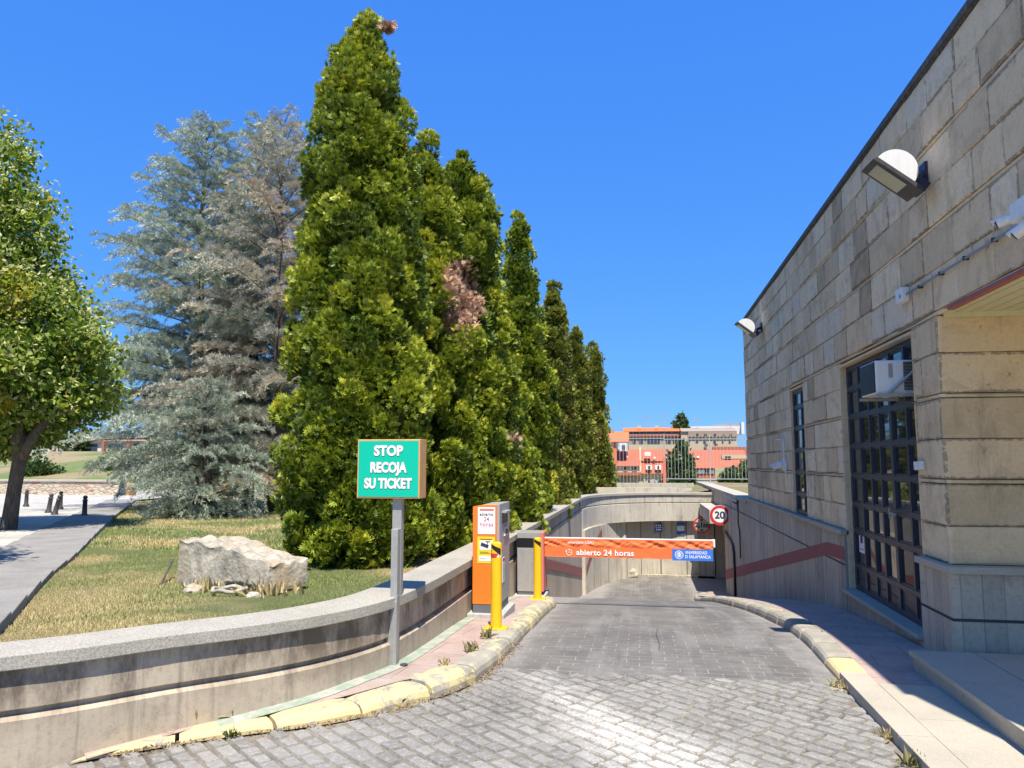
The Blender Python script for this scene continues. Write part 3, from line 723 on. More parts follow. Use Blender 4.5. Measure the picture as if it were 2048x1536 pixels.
# iron bollards
def bollard_iron(loc, lean, label, first=[None]):
    if first[0] is None:
        o = thing('iron_bollard', (0, 0, 0), label, 'bollard', 'iron bollards on the plaza')
        def lathe(pr, n=12):
            mm = MB(); mm.add([(r*math.cos(6.2832*k/n), r*math.sin(6.2832*k/n), z) for r, z in pr for k in range(n)],
                             [(i*n+k, i*n+(k+1) % n, (i+1)*n+(k+1) % n, (i+1)*n+k) for i in range(len(pr)-1) for k in range(n)]); return mm
        obj('shaft', lathe([(.10, 0), (.10, .05), (.07, .09), (.06, .45), (.075, .455), (.075, .48), (.05, .49)]), M['dark_metal'], o, smooth=True)
        obj('knob', lathe([(.03, .485), (.055, .51), (.065, .55), (.05, .59), (.0, .61)]), M['dark_metal'], o, smooth=True)
        first[0] = o
    else: o = copy_tree(first[0])
    o.location = loc; o.rotation_euler = (0, lean, .3); o['label'] = label
for loc, lean, lab in [((-15.7, 19.3, .21), 0, 'upright dark iron bollard nearest the granite path edging'),
                       ((-17.1, 19.8, .21), .22, 'iron bollard leaning right, nearest of the tilted pair'),
                       ((-18.1, 20.7, .20), .12, 'slightly tilted iron bollard, hidden partly behind the more tilted one'),
                       ((-19.4, 22.7, .18), 0, 'upright iron bollard just right of the tilted pair'),
                       ((-22.0, 24.1, .17), 0, 'upright iron bollard standing alone right of the linden trunk')]:
    bollard_iron(loc, lean, lab)

# ------------------------------------------------------------------ stone block on lawn
def sculpt():
    o = thing('carved_stone_block', (-4.1, 7.2, .45), 'large weathered carved stone block lying on the lawn beside the thuja', 'stone')
    n_, mm = 54, MB(); nx, ny, nz = 64, 34, 22
    L, W, H = 1.38, .62, .52
    def surf(s, t, r):
        # s along length 0..1, t across, r height
        z = .45+r*H*(1-.30*s**1.5); x = (s-.5)*L; y = (t-.5)*W*(1-.25*s)
        x += .0; ridge = 0
        if r > .98:
            ridge = .014*math.sin((x*.5+y*1.0)*34+2*mnoise.noise((x*3, y*3, 5)))+.03*mnoise.noise((x*2.4, y*4, 1)); 
        if s > .55 and r < .35: y *= .80; z += .10*(s-.55)*2*(1-r/.35)
        ns = Vector((x*3, y*3, z*3)); d = mnoise.noise_vector(ns)*.04+mnoise.noise_vector(ns*2.6)*.012+mnoise.noise_vector(ns*7)*.004
        if s < .16 and t < .05 and r < .9: d *= .15
        return x+d.x, y+d.y, z+ridge+d.z
    def face(f, a, b):
        P = [[f(i/a, j/b) for j in range(b+1)] for i in range(a+1)]; mm.grid(P)
    face(lambda a, b: surf(a, b, 1.0), nx, ny); face(lambda a, b: surf(a, 0, b), nx, nz); face(lambda a, b: surf(a, 1, b), nx, nz)
    face(lambda a, b: surf(0, a, b), ny, nz); face(lambda a, b: surf(1, a, b), ny, nz)
    ca, sa = math.cos(-.42), math.sin(-.42)
    mm.v = [(-4.12+x*ca-y*sa, 7.42+x*sa+y*ca, z-.05) for x, y, z in mm.v]
    g = G('weathered_limestone', .9); p = g.pos(); n = g.noise(p, 9, 8, .75); v = g.vor(p, 28)
    c = g.mix(g.ramp(n, [(.35, 0), (.6, 1)]), (.23, .20, .15), (.50, .455, .365))
    x, y, z = g.sep(p); un = g.math('MULTIPLY', g.ramp(g.noise(g.map(p, (1, 1, .5), loc=(0, 0, 0)), 3, 4, .6), [(.5, 0), (.62, 1)]), .5)
    c = g.mix(un, c, (.36, .25, .14)); g.col(c); g.bump(g.math('ADD', n, g.math('MULTIPLY', v, .5)), .7, .012)
    obj('block', mm, g.done(), o, smooth=True)
    return g.m
lime = sculpt()
def rock(loc, r, label, group, mat, sq=(1, .8, .6), seed=0, name='field_stone'):
    import bmesh
    bm = bmesh.new(); bmesh.ops.create_icosphere(bm, subdivisions=4, radius=1)
    for v in bm.verts:
        d = mnoise.noise(v.co*1.3+Vector((seed, 0, 0)))*.35+mnoise.noise(v.co*4+Vector((seed, 0, 0)))*.12
        v.co = Vector([round(c*2.2)/2.2*.35+c*.65 for c in v.co])*(1+d); v.co = Vector((v.co.x*r*sq[0], v.co.y*r*sq[1], v.co.z*r*sq[2]))
    me = bpy.data.meshes.new(name); bm.to_mesh(me); bm.free(); me.materials.append(mat)
    me.polygons.foreach_set('use_smooth', [True]*len(me.polygons))
    o = bpy.data.objects.new(name, me); COL.objects.link(o); o.location = loc; tag(o, label, 'stone', group); return o
rock((-4.42, 6.98, .49), .10, 'pale rough stone in the grass left of the iron ring', 'small stones by the carved block', lime, seed=1)
rock((-4.05, 7.0, .47), .07, 'smallest pale stone in dry grass just below the carved block', 'small stones by the carved block', lime, seed=4)
rock((-3.62, 6.72, .49), .075, 'small pale stone at the right, under the carved block overhang', 'small stones by the carved block', lime, seed=6)
rock((-.5, 28.45, -2.3), .28, 'pale square rock against the far ramp wall', None, lime, (1.1, .8, .75), 9, 'corner_rock')
rock((-.5, 28.45, -2.02), .12, 'small stone sitting on top of the square rock by the far ramp wall', None, lime, (1.1, .8, .8), 12, 'corner_rock')
m = MB(); n = 28
m.tube([(-3.95+.16*math.cos(6.283*k/n), 6.85+.13*math.sin(6.283*k/n), .53+.01*math.sin(k)) for k in range(n+1)], .02, 6)
tag(obj('stone_ring', m, lime, smooth=True), 'small pale ring shaped fragment lying in the dry grass', 'stone')
m = MB(); m.tube([(-5.03, 7.31, .40), (-5.24, 7.86, .66)], [.014, .012], 8)
tag(obj('garden_stake', m, M['bark']), 'thin weathered stake leaning out of the lawn beside the carved block', 'stake')

# ------------------------------------------------------------------ foliage generators
def frames(dirs, R):
    d = dirs/np.linalg.norm(dirs, axis=1)[:, None]; a = R.normal(size=d.shape); x = np.cross(d, a); x /= np.linalg.norm(x, axis=1)[:, None]; y = np.cross(d, x)
    return np.stack([x, d, y], 2)     # columns: side, forward, normal
def scatter(tv, tf, tt, pos, fr, sc, tint):
    n = len(pos); k = len(tv); V = np.einsum('nij,kj->nki', fr, tv)*sc[:, None, None]+pos[:, None, :]
    F = (tf[None]+(np.arange(n)*k)[:, None, None]).reshape(-1, tf.shape[1]); T = np.clip(tint[:, None]+tt[None], 0, 1)
    return V.reshape(-1, 3), F, T.ravel()
def kites(specs):
    tv, tf, tt = [], [], []
    for (bx, by, ang, L, w, curl) in specs:
        o = len(tv); c, s = math.cos(ang), math.sin(ang)
        for (u, v, zz) in ((0, 0, 0), (-w, L*.5, curl*.4), (0, L, curl), (w, L*.5, curl*.4)):
            tv.append((bx+u*c+v*s, by-u*s+v*c, zz))
        tf.append((o, o+1, o+2, o+3)); tt += [-.22, 0, .16, 0]
    return np.array(tv), np.array(tf), np.array(tt)
FAN = kites([(0, .0, a, .62+.38*math.cos(a*1.3), .15, .25*math.cos(a*2.3)) for a in (-1.2, -.7, -.25, .25, .7, 1.2)])
TUFT = kites([(0, 0, a, .75+.3*(i % 2), .085, .5*((i % 3)-1)) for i, a in enumerate((-1.5, -1.0, -.55, -.1, .3, .8, 1.4))])
LEAF = (np.array([(0, 0, 0), (-.42, .12, .05), (-.5, .5, .1), (0, 1.05, -.08), (.5, .5, .1), (.42, .12, .05)]), np.array([(0, 1, 2, 3), (0, 3, 4, 5)]), np.array([-.1, 0, .05, .05, .05, 0]))

def thuja(x, y, z0, top, prof, lab, mat, nclump, cs=.15, seed=0, lobes=0, parent_group='thuja trees in a row beside the ramp'):
    """prof: [(height fraction, radius)]"""
    R = np.random.default_rng(seed); t = thing('thuja_tree', (x, y, z0), lab, 'tree', parent_group)
    H = top-z0; hf = np.array([p[0] for p in prof]); rr = np.maximum(.03, np.array([p[1] for p in prof])*.97-cs*1.15)
    hs_ = np.linspace(0, 1, 400); w = np.interp(hs_, hf, rr)+.08; cdf = np.cumsum(w)/w.sum()
    h = np.interp((np.arange(nclump)+R.random(nclump))/nclump, cdf, hs_); a = R.random(nclump)*2*math.pi
    toc = math.atan2(-y, -x); back = np.cos(a-toc) < -.35; keep = ~(back & (R.random(nclump) < .5)); h, a = h[keep], a[keep]; n0 = len(h)
    lump = 1+.09*np.sin(a*3+h*9+seed)+.07*np.sin(a*5-h*17+seed*2)
    rad = np.interp(h, hf, rr)*lump*(1.06-.42*R.random(n0)**1.3)
    P = np.stack([x+rad*np.cos(a), y+rad*np.sin(a), z0+h*H], 1)
    Nn = np.stack([np.cos(a), np.sin(a), np.full(n0, .5)], 1); Nn[h > .97] = (0, 0, 1)
    K = 92; lr = (cs*1.45*(.55+.7*R.random(n0)))*np.interp(h, [0, .9, 1], [1, 1, .6])
    q = R.normal(size=(n0*K, 3)); q /= np.linalg.norm(q, axis=1)[:, None]; Nk = np.repeat(Nn, K, 0)
    dot = (q*Nk).sum(1); q = np.where((dot < 0)[:, None], q-2*dot[:, None]*Nk/(Nk*Nk).sum(1)[:, None], q)
    rk = np.repeat(lr, K)*(.55+.5*R.random(n0*K)); Pk = np.repeat(P, K, 0)+q*rk[:, None]*np.array([1, 1, 1.15])
    D = q*.75+np.array([0, 0, .55])+R.normal(size=q.shape)*.38+Nk*.2
    ct = R.normal(.42, .16, n0)
    V, F, T = scatter(*FAN, Pk, frames(D, R), cs*(.32+.30*R.random(len(Pk))), np.repeat(ct, K)+.22*q[:, 2]+R.normal(0, .08, len(Pk)))  # lump tops tinted lighter, lower sides darker: light from above put into the colour
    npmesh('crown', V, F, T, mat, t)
    m = MB(); m.tube([(x, y, z0-.1), (x+.02, y, z0+H*.5), (x, y, z0+H*.93)], [.16, .09, .02], 8); obj('trunk', m, M['bark'], t, smooth=True)
    # brown inner twigs
    nt_ = 1400; h2 = R.random(nt_)**1.0*.93; a2 = R.random(nt_)*6.283; r2_ = np.interp(h2, hf, rr)*.80
    m2V, m2F = [], []
    b0 = np.stack([x+0*a2, y+0*a2, z0+h2*H-.15], 1); e0 = np.stack([x+r2_*np.cos(a2), y+r2_*np.sin(a2), z0+h2*H+.12], 1)
    d = e0-b0; s_ = np.cross(d, [0, 0, 1.]); s_ /= np.linalg.norm(s_, axis=1)[:, None]; wv = .012
    up = np.array([0, 0, .03])
    VV = np.stack([b0-s_*wv*2, b0+s_*wv*2, e0+s_*wv*.5, e0-s_*wv*.5], 1); VU = np.stack([b0-up, b0+up, e0+up*.3, e0-up*.3], 1)
    VA = np.concatenate([VV, VU]).reshape(-1, 3); npmesh('inner_twigs', VA, np.arange(len(VA)).reshape(-1, 4), np.full(len(VA), .5), M['twig'], t)
    # dense inner foliage, the shade inside the crown painted in as darker green
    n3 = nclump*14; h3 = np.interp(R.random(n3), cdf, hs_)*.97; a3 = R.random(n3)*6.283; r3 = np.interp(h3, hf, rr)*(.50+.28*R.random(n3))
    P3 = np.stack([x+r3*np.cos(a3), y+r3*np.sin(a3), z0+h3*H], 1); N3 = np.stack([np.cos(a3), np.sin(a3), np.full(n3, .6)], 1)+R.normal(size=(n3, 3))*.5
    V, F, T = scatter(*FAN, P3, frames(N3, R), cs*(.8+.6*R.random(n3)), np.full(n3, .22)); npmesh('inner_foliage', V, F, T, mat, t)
    return t
P1 = [(0, .90), (.06, 1.02), (.2, 1.08), (.38, 1.04), (.5, .96), (.62, .87), (.74, .76), (.84, .63), (.92, .44), (.97, .3), (1, .1)]
t1 = thuja(-3.83, 9.75, .38, 8.12, P1, 'tallest bright green thuja, nearest the camera behind the green sign', M['thuja'], 560, .155, 1)
# broken dry twig near its tip
m = MB(); m.tube([(-3.82, 9.74, 7.70), (-3.66, 9.72, 7.86), (-3.50, 9.7, 7.94)], [.015, .011, .006], 6); obj('broken_twig', m, M['twig'], t1)
V, F, T = scatter(*FAN, np.array([-3.50, 9.7, 7.93])+rng.normal(size=(60, 3))*np.array([.07, .05, .03]), frames(rng.normal(size=(60, 3))+np.array([1.2, 0, .2]), rng), np.full(60, .085), np.full(60, .9))
npmesh('dead_sprig', V, F, T, m_leaf('dead_sprig', [(0, (.25, .13, .08)), (1, (.5, .30, .2))]), t1)
P2 = [(0, .9), (.1, 1.0), (.45, .95), (.62, .75), (.8, .52), (.92, .34), (1, .06)]
thuja(-3.34, 11.4, .35, 7.0, P2, 'second thuja, its narrow top showing just right of the tallest one', M['thuja_brown'], 300, .15, 2)
P3_ = [(0, .95), (.1, 1.0), (.45, .88), (.6, .74), (.8, .70), (.9, .55), (.97, .25), (1, .05)]
thuja(-2.92, 12.1, .35, 7.05, P3_, 'wide thuja with a large brown dead patch halfway up', M['thuja_brown'], 360, .15, 3)
P4 = [(0, .88), (.1, .95), (.35, .86), (.6, .66), (.8, .45), (.9, .32), (1, .08)]
thuja(-2.74, 16.9, .30, 7.6, P4, 'slender pointed thuja to the right of the one with the dead patch', M['thuja'], 260, .16, 4)
thuja(-2.75, 14.4, .30, 4.9, P4, 'shorter thuja filling the gap behind the ticket machine', M['thuja'], 190, .16, 14)
P5 = [(0, .80), (.1, .85), (.5, .66), (.8, .52), (.93, .36), (1, .05)]
thuja(-2.75, 20.2, .3, 4.6, P5, 'low dark thuja between the slender pointed one and the olive columns', M['thuja_far'], 130, .19, 15)
thuja(-2.70, 23.6, .3, 7.45, P5, 'dark olive column thuja, third from the far end of the row', M['thuja_far'], 190, .19, 5)
thuja(-2.45, 28.8, .4, 6.9, P5, 'olive thuja, second from the far end of the row', M['thuja_far'], 150, .21, 6)
thuja(-2.0, 33.0, .4, 6.8, P5, 'farthest thuja of the row, beside the white railings', M['thuja_far'], 150, .22, 7)

def cedar(x, y, z0, H, Rm, lab, mat, seed, nb=95, tsz=.13, droop=.15, zlow=.06, dens=1.):
    R = np.random.default_rng(seed); r_ = random.Random(seed); t = thing('cedar_tree', (x, y, z0), lab, 'tree', 'blue cedars behind the lawn')
    m = MB(); m.tube([(x, y, z0-.2), (x+.1, y, z0+H*.35), (x-.05, y, z0+H*.7), (x, y, z0+H)], [.30, .20, .10, .015], 10); obj('trunk', m, M['cedar_bark'], t, smooth=True)
    limbs = MB(); Ps, Ds, Ts = [], [], []
    for b in range(nb):
        hf_ = zlow+(1-zlow)*((b+.5)/nb)**.95; a = b*2.399+r_.random()*.7; zb = z0+hf_*H
        L = Rm*(min(1, (1-hf_)*1.35+.05))**.75*(.65+.5*r_.random())
        rise = .12+.85*hf_**1.3+r_.uniform(-.1, .1); ct = .46+r_.uniform(-.14, .14); npt = 7
        pts = []
        for k in range(npt):
            s = k/(npt-1); pts.append(Vector((x+math.cos(a)*L*s, y+math.sin(a)*L*s, zb+L*s*rise*(1-.25*s)-L*droop*s*s*(1.2-hf_))))
        limbs.tube(pts, [max(.006, .045*(1-hf_*.6)*(1-k/npt)) for k in range(npt)], 5, cap=False)
        nsub = int((6+L*5.5)*dens)
        for q in range(nsub):
            s = (.15+.85*(q+.5)/nsub); i = min(npt-2, int(s*(npt-1))); f = s*(npt-1)-i; base = pts[i].lerp(pts[i+1], f); dd = (pts[i+1]-pts[i]).normalized()
            side = dd.cross(Vector((0, 0, 1))).normalized()*(1 if q % 2 else -1)
            sd = (side*(.9+r_.random()*.4)+dd*(.7+r_.random()*.5)+Vector((0, 0, r_.uniform(-.30, .38)))).normalized(); l2 = L*.40*(1.1-s*.6)*(.4+.8*r_.random())+.14
            nt2 = max(3, int(l2/(tsz*.36)))
            for w in range(nt2):
                u = (w+.6)/nt2; pp = base+sd*(l2*u)+Vector((0, 0, l2*.16*math.sin(u*3)-l2*u*u*.22)); Ps.append(pp); Ds.append(sd+Vector((0, 0, .45))); Ts.append(ct+.22*u-.08)
    obj('limbs', limbs, M['cedar_bark'], t)
    Ps = np.array([tuple(p) for p in Ps]); Ds = np.array([tuple(p) for p in Ds]); Ts = np.array(Ts)
    V, F, T = scatter(*TUFT, Ps+R.normal(size=Ps.shape)*.012, frames(Ds+R.normal(size=Ds.shape)*.35, R), tsz*(.6+.6*R.random(len(Ps))), Ts+R.normal(0, .1, len(Ps)))
    npmesh('crown', V, F, T, mat, t); print('cedar', len(F)); return t
cedar(-16.2, 25.2, .1, 14.6, 4.5, 'tall blue grey cedar, left of the two blue ones behind the lawn', M['cedar'], 21, 128)
cedar(-14.9, 26.8, .1, 15.2, 3.9, 'blue grey cedar with twin tips just left of the tallest thuja', M['cedar'], 22, 118)
cedar(-12.5, 24.2, .1, 13.9, 4.1, 'dry greyish brown cedar half hidden by the tallest thuja', M['cedar_dry'], 23, 108)
cedar(-12.9, 20.6, .15, 3.9, 2.3, 'low young cedar with drooping pale branches at the lawn edge', M['cedar'], 24, 60, .11, .35, .02)

def linden(x, y, z0, lab, sc=1., seed=5):
    t = thing('linden_tree', (x, y, z0), lab, 'tree')
    m = MB(); m.tube([(x-.12, y, z0-.1), (x-.05, y, z0+.1), (x+.02, y, z0+.9), (x+.12, y, z0+1.7), (x+.25, y, z0+2.1)], [.22, .165, .14, .14, .13], 12)
    m.tube([(x+.12, y, z0+1.55), (x+.45, y, z0+2.15), (x+.9, y+.1, z0+2.7), (x+1.3, y+.2, z0+3.6)], [.12, .10, .08, .03], 9)
    m.tube([(x+.12, y, z0+1.6), (x-.1, y, z0+2.4), (x-.25, y, z0+3.6), (x-.3, y, z0+5.6)], [.14, .12, .10, .03], 9)
    m.tube([(x+.1, y, z0+1.8), (x+.35, y-.4, z0+2.8), (x+.6, y-.7, z0+4)], [.09, .07, .03], 8)
    m.tube([(x-.1, y, z0+2.2), (x-.9, y+.3, z0+3.0), (x-1.6, y+.5, z0+4)], [.10, .07, .03], 8)
    obj('trunk', m, M['bark'], t, smooth=True)
    R = np.random.default_rng(seed)
    # clusters in an ellipsoid crown
    Cn = 1050; zs_ = [2.0, 2.5, 3.2, 4.2, 5.2, 5.8, 6.3, 7.4, 8.3, 9.2, 9.8]; rs_ = [.9, 2.0, 2.75, 2.8, 2.3, 1.9, 1.5, 1.3, .9, .7, .1]
    cz = R.random(4000)*7.8+2.0; rr_ = np.interp(cz, zs_, rs_)*sc; kk = R.random(4000) < (rr_/3.05/sc)**1.6; cz, rr_ = cz[kk][:Cn], rr_[kk][:Cn]; Cn = len(cz)
    an = R.random(Cn)*6.283; qq = R.random(Cn)**.30*(1+.10*np.sin(an*5+cz*3)); d = np.stack([np.cos(an), np.sin(an), np.clip((cz-3.6)*.35, -.6, 1)], 1)
    C = np.stack([x-(1.45 if sc == 1 else .5)+np.cos(an)*rr_*qq, y+np.sin(an)*rr_*qq, cz], 1)
    K = 56; ct = R.normal(.48, .17, Cn)
    P = np.repeat(C, K, 0)+R.normal(size=(Cn*K, 3))*np.array([.26, .26, .13]); D = np.repeat(d, K, 0)*.5+R.normal(size=P.shape)*.6+np.array([0, 0, -.45])
    V, F, T = scatter(*LEAF, P, frames(D, R), .070+.055*R.random(len(P)), np.repeat(ct, K)+R.normal(0, .12, len(P))); npmesh('crown', V, F, T, M['linden'], t)
    sel = R.random(Cn) < .75; C2 = C[sel]; K2 = 26
    P = np.repeat(C2+d[sel]*.16+np.array([0, 0, .05]), K2, 0)+R.normal(size=(len(C2)*K2, 3))*np.array([.20, .20, .09]); D = R.normal(size=P.shape)*.7+np.array([0, 0, .1])
    nar = LEAF[0]*np.array([.42, 1, 1])
    V, F, T = scatter(nar, LEAF[1], LEAF[2], P, frames(D, R), .08+.05*R.random(len(P)), R.random(len(P))); npmesh('bracts', V, F, T, M['bract'], t)
linden(-13.3, 14.2, .25, 'broad leafed linden with pale yellow bracts at the left edge, dark curved trunk')
linden(-9.4, 5.9, .45, 'nearer linden just outside the left edge, shading the granite path', .72, 8)

def bush(x, y, z0, r, h, lab, n=500, name='bush', mat='bush', lf=.10, group=None, cat='bush'):
    R = np.random.default_rng(int(abs(x*13+y*7))); t = thing(name, (x, y, z0), lab, cat, group)
    d = R.normal(size=(n, 3)); d /= np.linalg.norm(d, axis=1)[:, None]; d[:, 2] = abs(d[:, 2]); q = R.random(n)**.35
    k = np.clip(1-.35*d[:, 2], .4, 1)
    C = np.array([x, y, z0+h*.08])+d*np.array([r, r, h*.92])*(q*(1+.15*np.sin(d[:, 0]*6+d[:, 1]*5)))[:, None]
    K = 16; P = np.repeat(C, K, 0)+R.normal(size=(n*K, 3))*r*.12
    V, F, T = scatter(*LEAF, P, frames(np.repeat(d, K, 0)+R.normal(size=P.shape)*.6, R), lf*(.6+.6*R.random(len(P))), np.repeat(R.normal(.45, .2, n), K)); npmesh('crown', V, F, T, M[mat], t)
    m = MB(); m.tube([(x, y, z0-.1), (x, y, z0+h*.7)], [max(.05, r*.08), .02], 6); obj('trunk', m, M['bark'], t); return t
bush(2.0, 40, -.1, .72, 2.75, 'round green tree standing behind the railings', 420, 'shrub_tree', lf=.16, cat='tree')
bush(4.9, 44, -.2, .6, 1.45, 'wide dark shrub behind the railings near the stone building', 420, lf=.16)
bush(6.3, 48, -.2, .7, 1.9, 'tall dark shrub behind the railings, half hidden by the stone building', 300, lf=.16)
bush(-1.9, 44, -.2, .6, 1.9, 'thin shrub behind the railings next to the farthest thuja', 200, lf=.14)
bush(1.05, 35.3, .4, .45, .55, 'small green shrub at the foot of the railings', 90, lf=.08)
bush(5.55, 112, -1.6, 1.5, 9.8, 'dark tree rising above the orange roofs', 1100, 'distant_tree', lf=.38, cat='tree')
bush(-83, 100, 2.8, 2.2, 3.0, 'small distant tree on the bank beyond the plaza', 200, 'distant_tree', lf=.4, cat='tree')
bush(-52, 58, .5, 1.6, 1.6, 'green shrub low on the grassy bank', 160, lf=.2)
bush(-47, 62, .8, 2.0, 1.6, 'pale scrub on the bank behind the cedar branches', 160, lf=.2)

# small plants, weeds
def weed(x, y, z, r, h, lab, mat='weed', n=40, group='weeds along the kerb', name='weed_plant', seed=0):
    R = np.random.default_rng(seed+int(abs(x)*100)+int(y*10))
    P = np.array([x, y, z])+R.normal(size=(n, 3))*np.array([r*.4, r*.4, .005]); D = R.normal(size=(n, 3))*.7+np.array([0, 0, 1.0])
    nar = LEAF[0]*np.array([.22, 1, 1])
    V, F, T = scatter(nar, LEAF[1], LEAF[2], P, frames(D, R), h*(.4+.7*R.random(n)), R.random(n)); o = npmesh(name, V, F, T, M[mat]); tag(o, lab, 'plant', group); return o
weed(-1.83, 5.42, rz(5.4)+.03, .10, .09, 'greenish weed in the kerb joint nearest the sign pole', 'bush')
weed(-2.62, 4.63, .01, .07, .06, 'tiny green weed in the yellow kerb joint at lower left', 'bush')
weed(-2.95, 4.75, .04, .10, .22, 'dry upright weed against the foot of the curved wall', 'weed', 34)
weed(-2.72, 4.95, .05, .10, .14, 'brown dead weed at the wall where the pavement begins', 'straw', 44)
weed(-1.50, 6.6, .11, .07, .10, 'dry weed on the kerb joint in front of the near yellow bollard', 'weed', 30)
weed(-1.49, 7.2, .09, .06, .12, 'dry weed at the foot of the near yellow bollard', 'weed', 30)
weed(-1.60, 6.1, .12, .06, .07, 'small dry weed between kerb and pink pavement', 'straw', 26)
weed(1.50, 6.45, .0, .12, .07, 'dry straw tuft where the yellow kerb block meets the granite kerb', 'straw', 60)
weed(1.52, 5.35, .0, .07, .07, 'short dry tuft halfway along the foot of the granite kerb', 'straw', 40)
weed(1.53, 4.9, .0, .07, .09, 'green and straw tuft at the granite kerb foot near the bottom edge', 'weed', 50)
weed(-4.35, 7.15, .44, .22, .16, 'dry grass clump around the pale stones', 'straw', 140, 'dry clumps on the lawn')
weed(-3.6, 6.95, .44, .25, .20, 'tall dry clump below the overhanging end of the carved block', 'straw', 170, 'dry clumps on the lawn')
weed(-2.55, 12.9, .6, .16, .35, 'green plant behind the ticket machine on the coping', 'bush', 70, 'plants at the wall top')
weed(-2.5, 15.0, .55, .2, .4, 'bare twiggy plant at the wall top beyond the ticket machine', 'weed', 60, 'plants at the wall top')
# dead leaves and litter along the left gutter
R = np.random.default_rng(77); n = 900; k = R.random(n)**1.3; yy = np.interp(k, [0, 1], [4.2, 7.4]); xx = np.interp(yy, kl_out[:160, 1], kl_out[:160, 0])+abs(R.normal(0, .05, n))
P = np.stack([xx, yy, np.full(n, .012)+R.random(n)*.01], 1)
V, F, T = scatter(LEAF[0]*np.array([.6, 1, 1]), LEAF[1], LEAF[2], P, frames(R.normal(size=(n, 3))*np.array([1, 1, .25]), R), .008+.014*R.random(n), R.random(n))
stuff(npmesh('leaf_litter', V, F, T, m_leaf('leaf_litter', [(0, (.20, .11, .05)), (.6, (.36, .24, .12)), (1, (.45, .36, .18))])), 'brown leaf litter gathered along the left kerb', 'litter')

# ------------------------------------------------------------------ stone building
bld = thing('stone_building', (2.61, 7.2, 0), 'tall windowed building clad in weathered sandstone slabs on the right', 'building')
XF = 2.61; Y0, Y1 = 7.15, 19.65; YN = 3.55
ZC = [.875, 1.20, 1.585, 1.96, 2.34, 2.72, 3.08, 3.47, 3.85, 4.22, 4.60, 4.97, 5.28]
DBL = {2, 4, 6, 8, 10}
OP = [(7.80, 10.49, .10, 3.0), (12.81, 13.88, .88, 3.0)]
r3 = random.Random(42)
cl = MB()
def slab(mb, a0, a1, z0, z1, kind, c0, tint):
    g_ = .0028; e = .0065; d = r3.uniform(-.005, .005); th = .045
    a0 += g_; a1 -= g_; z0 += g_; z1 -= g_
    j = [r3.uniform(0, .009) if r3.random() < .7 else r3.uniform(.01, .03) for _ in range(4)]
    if kind == 'x':   # front face looks to -X at x=c0
        f = lambda a, z, o: (c0+o, a, z)
    else: f = lambda a, z, o: (a, c0+o, z)
    # chipped corner now and then
    vs = [f(a0, z0, th), f(a1, z0, th), f(a1, z1, th), f(a0, z1, th),
          f(a0, z0, e+d), f(a1, z0, e+d), f(a1, z1, e+d), f(a0, z1, e+d),
          f(a0+e+j[0], z0+e, d), f(a1-e-j[1], z0+e+j[1], d), f(a1-e, z1-e-j[2], d), f(a0+e+j[3], z1-e, d)]
    ia = min(.07, (a1-a0)*.4); iz = min(.07, (z1-z0)*.4)
    vs += [f(a0+ia, z0+iz, d), f(a1-ia, z0+iz, d), f(a1-ia, z1-iz, d), f(a0+ia, z1-iz, d)]
    mb.add(vs, [(0, 1, 5, 4), (1, 2, 6, 5), (2, 3, 7, 6), (3, 0, 4, 7), (4, 5, 9, 8), (5, 6, 10, 9), (6, 7, 11, 10), (7, 4, 8, 11),
                (8, 9, 13, 12), (9, 10, 14, 13), (10, 11, 15, 14), (11, 8, 12, 15), (12, 13, 14, 15)], tint)
    w_ = r3.choice([.5, .8, 1, 1]) if z1-z0 > .1 else .6
    mb.e = (mb.e or [])+[w_]*12+[0]*4
def course(mb, kind, c0, A0, A1, z0, z1, ops, wmin=.38, wmax=.95):
    a = A0; cuts = [A0]
    while a < A1-.2:
        a += r3.uniform(wmin, wmax)
        cuts.append(min(a, A1))
    if A1-cuts[-1] > .01: cuts.append(A1)
    for o in ops:
        if z0 < o[3]-.05 and z1 > o[2]+.05: cuts += [o[0], o[1]]
    cuts = sorted(set(cuts))
    for s, e in zip(cuts[:-1], cuts[1:]):
        if e-s < .012: continue
        if any(s >= o[0]-.001 and e <= o[1]+.001 and z0 < o[3]-.05 and z1 > o[2]+.05 for o in ops): continue
        slab(mb, s, e, z0, z1, kind, c0, min(1, max(0, r3.gauss(.5, .2) if r3.random() > .09 else r3.choice([.02, .95]))))
for i, (za, zb) in enumerate(zip(ZC[:-1], ZC[1:])):
    z0 = za+(.022 if i in DBL else 0); z1 = zb-(.022 if (i+1) in DBL else 0)
    A0 = Y0 if zb < 3.1 else YN
    # clip lintel: openings end at 3.0, joint course at 3.08
    course(cl, 'x', XF, A0, Y1, z0, z1, [(o[0], o[1], o[2], 3.06) for o in OP])
    if i in DBL: course(cl, 'x', XF+.006, A0, Y1, za-.019, za+.019, [(o[0], o[1], o[2], 3.0) for o in OP], 1.2, 2.4)
    # porch facade (faces the camera)
    if zb < 3.1:
        course(cl, 'y', Y0, XF+.001, 7.5, z0, z1, [], .75, 1.3)
        if i in DBL: course(cl, 'y', Y0+.006, XF+.001, 7.5, za-.019, za+.019, [], 1.3, 2.4)
    if zb > 3.0: course(cl, 'y', YN, XF+.001, 7.5, z0, z1, [], .6, 1.3)
obj('stone_cladding', cl, M['stone'], bld)
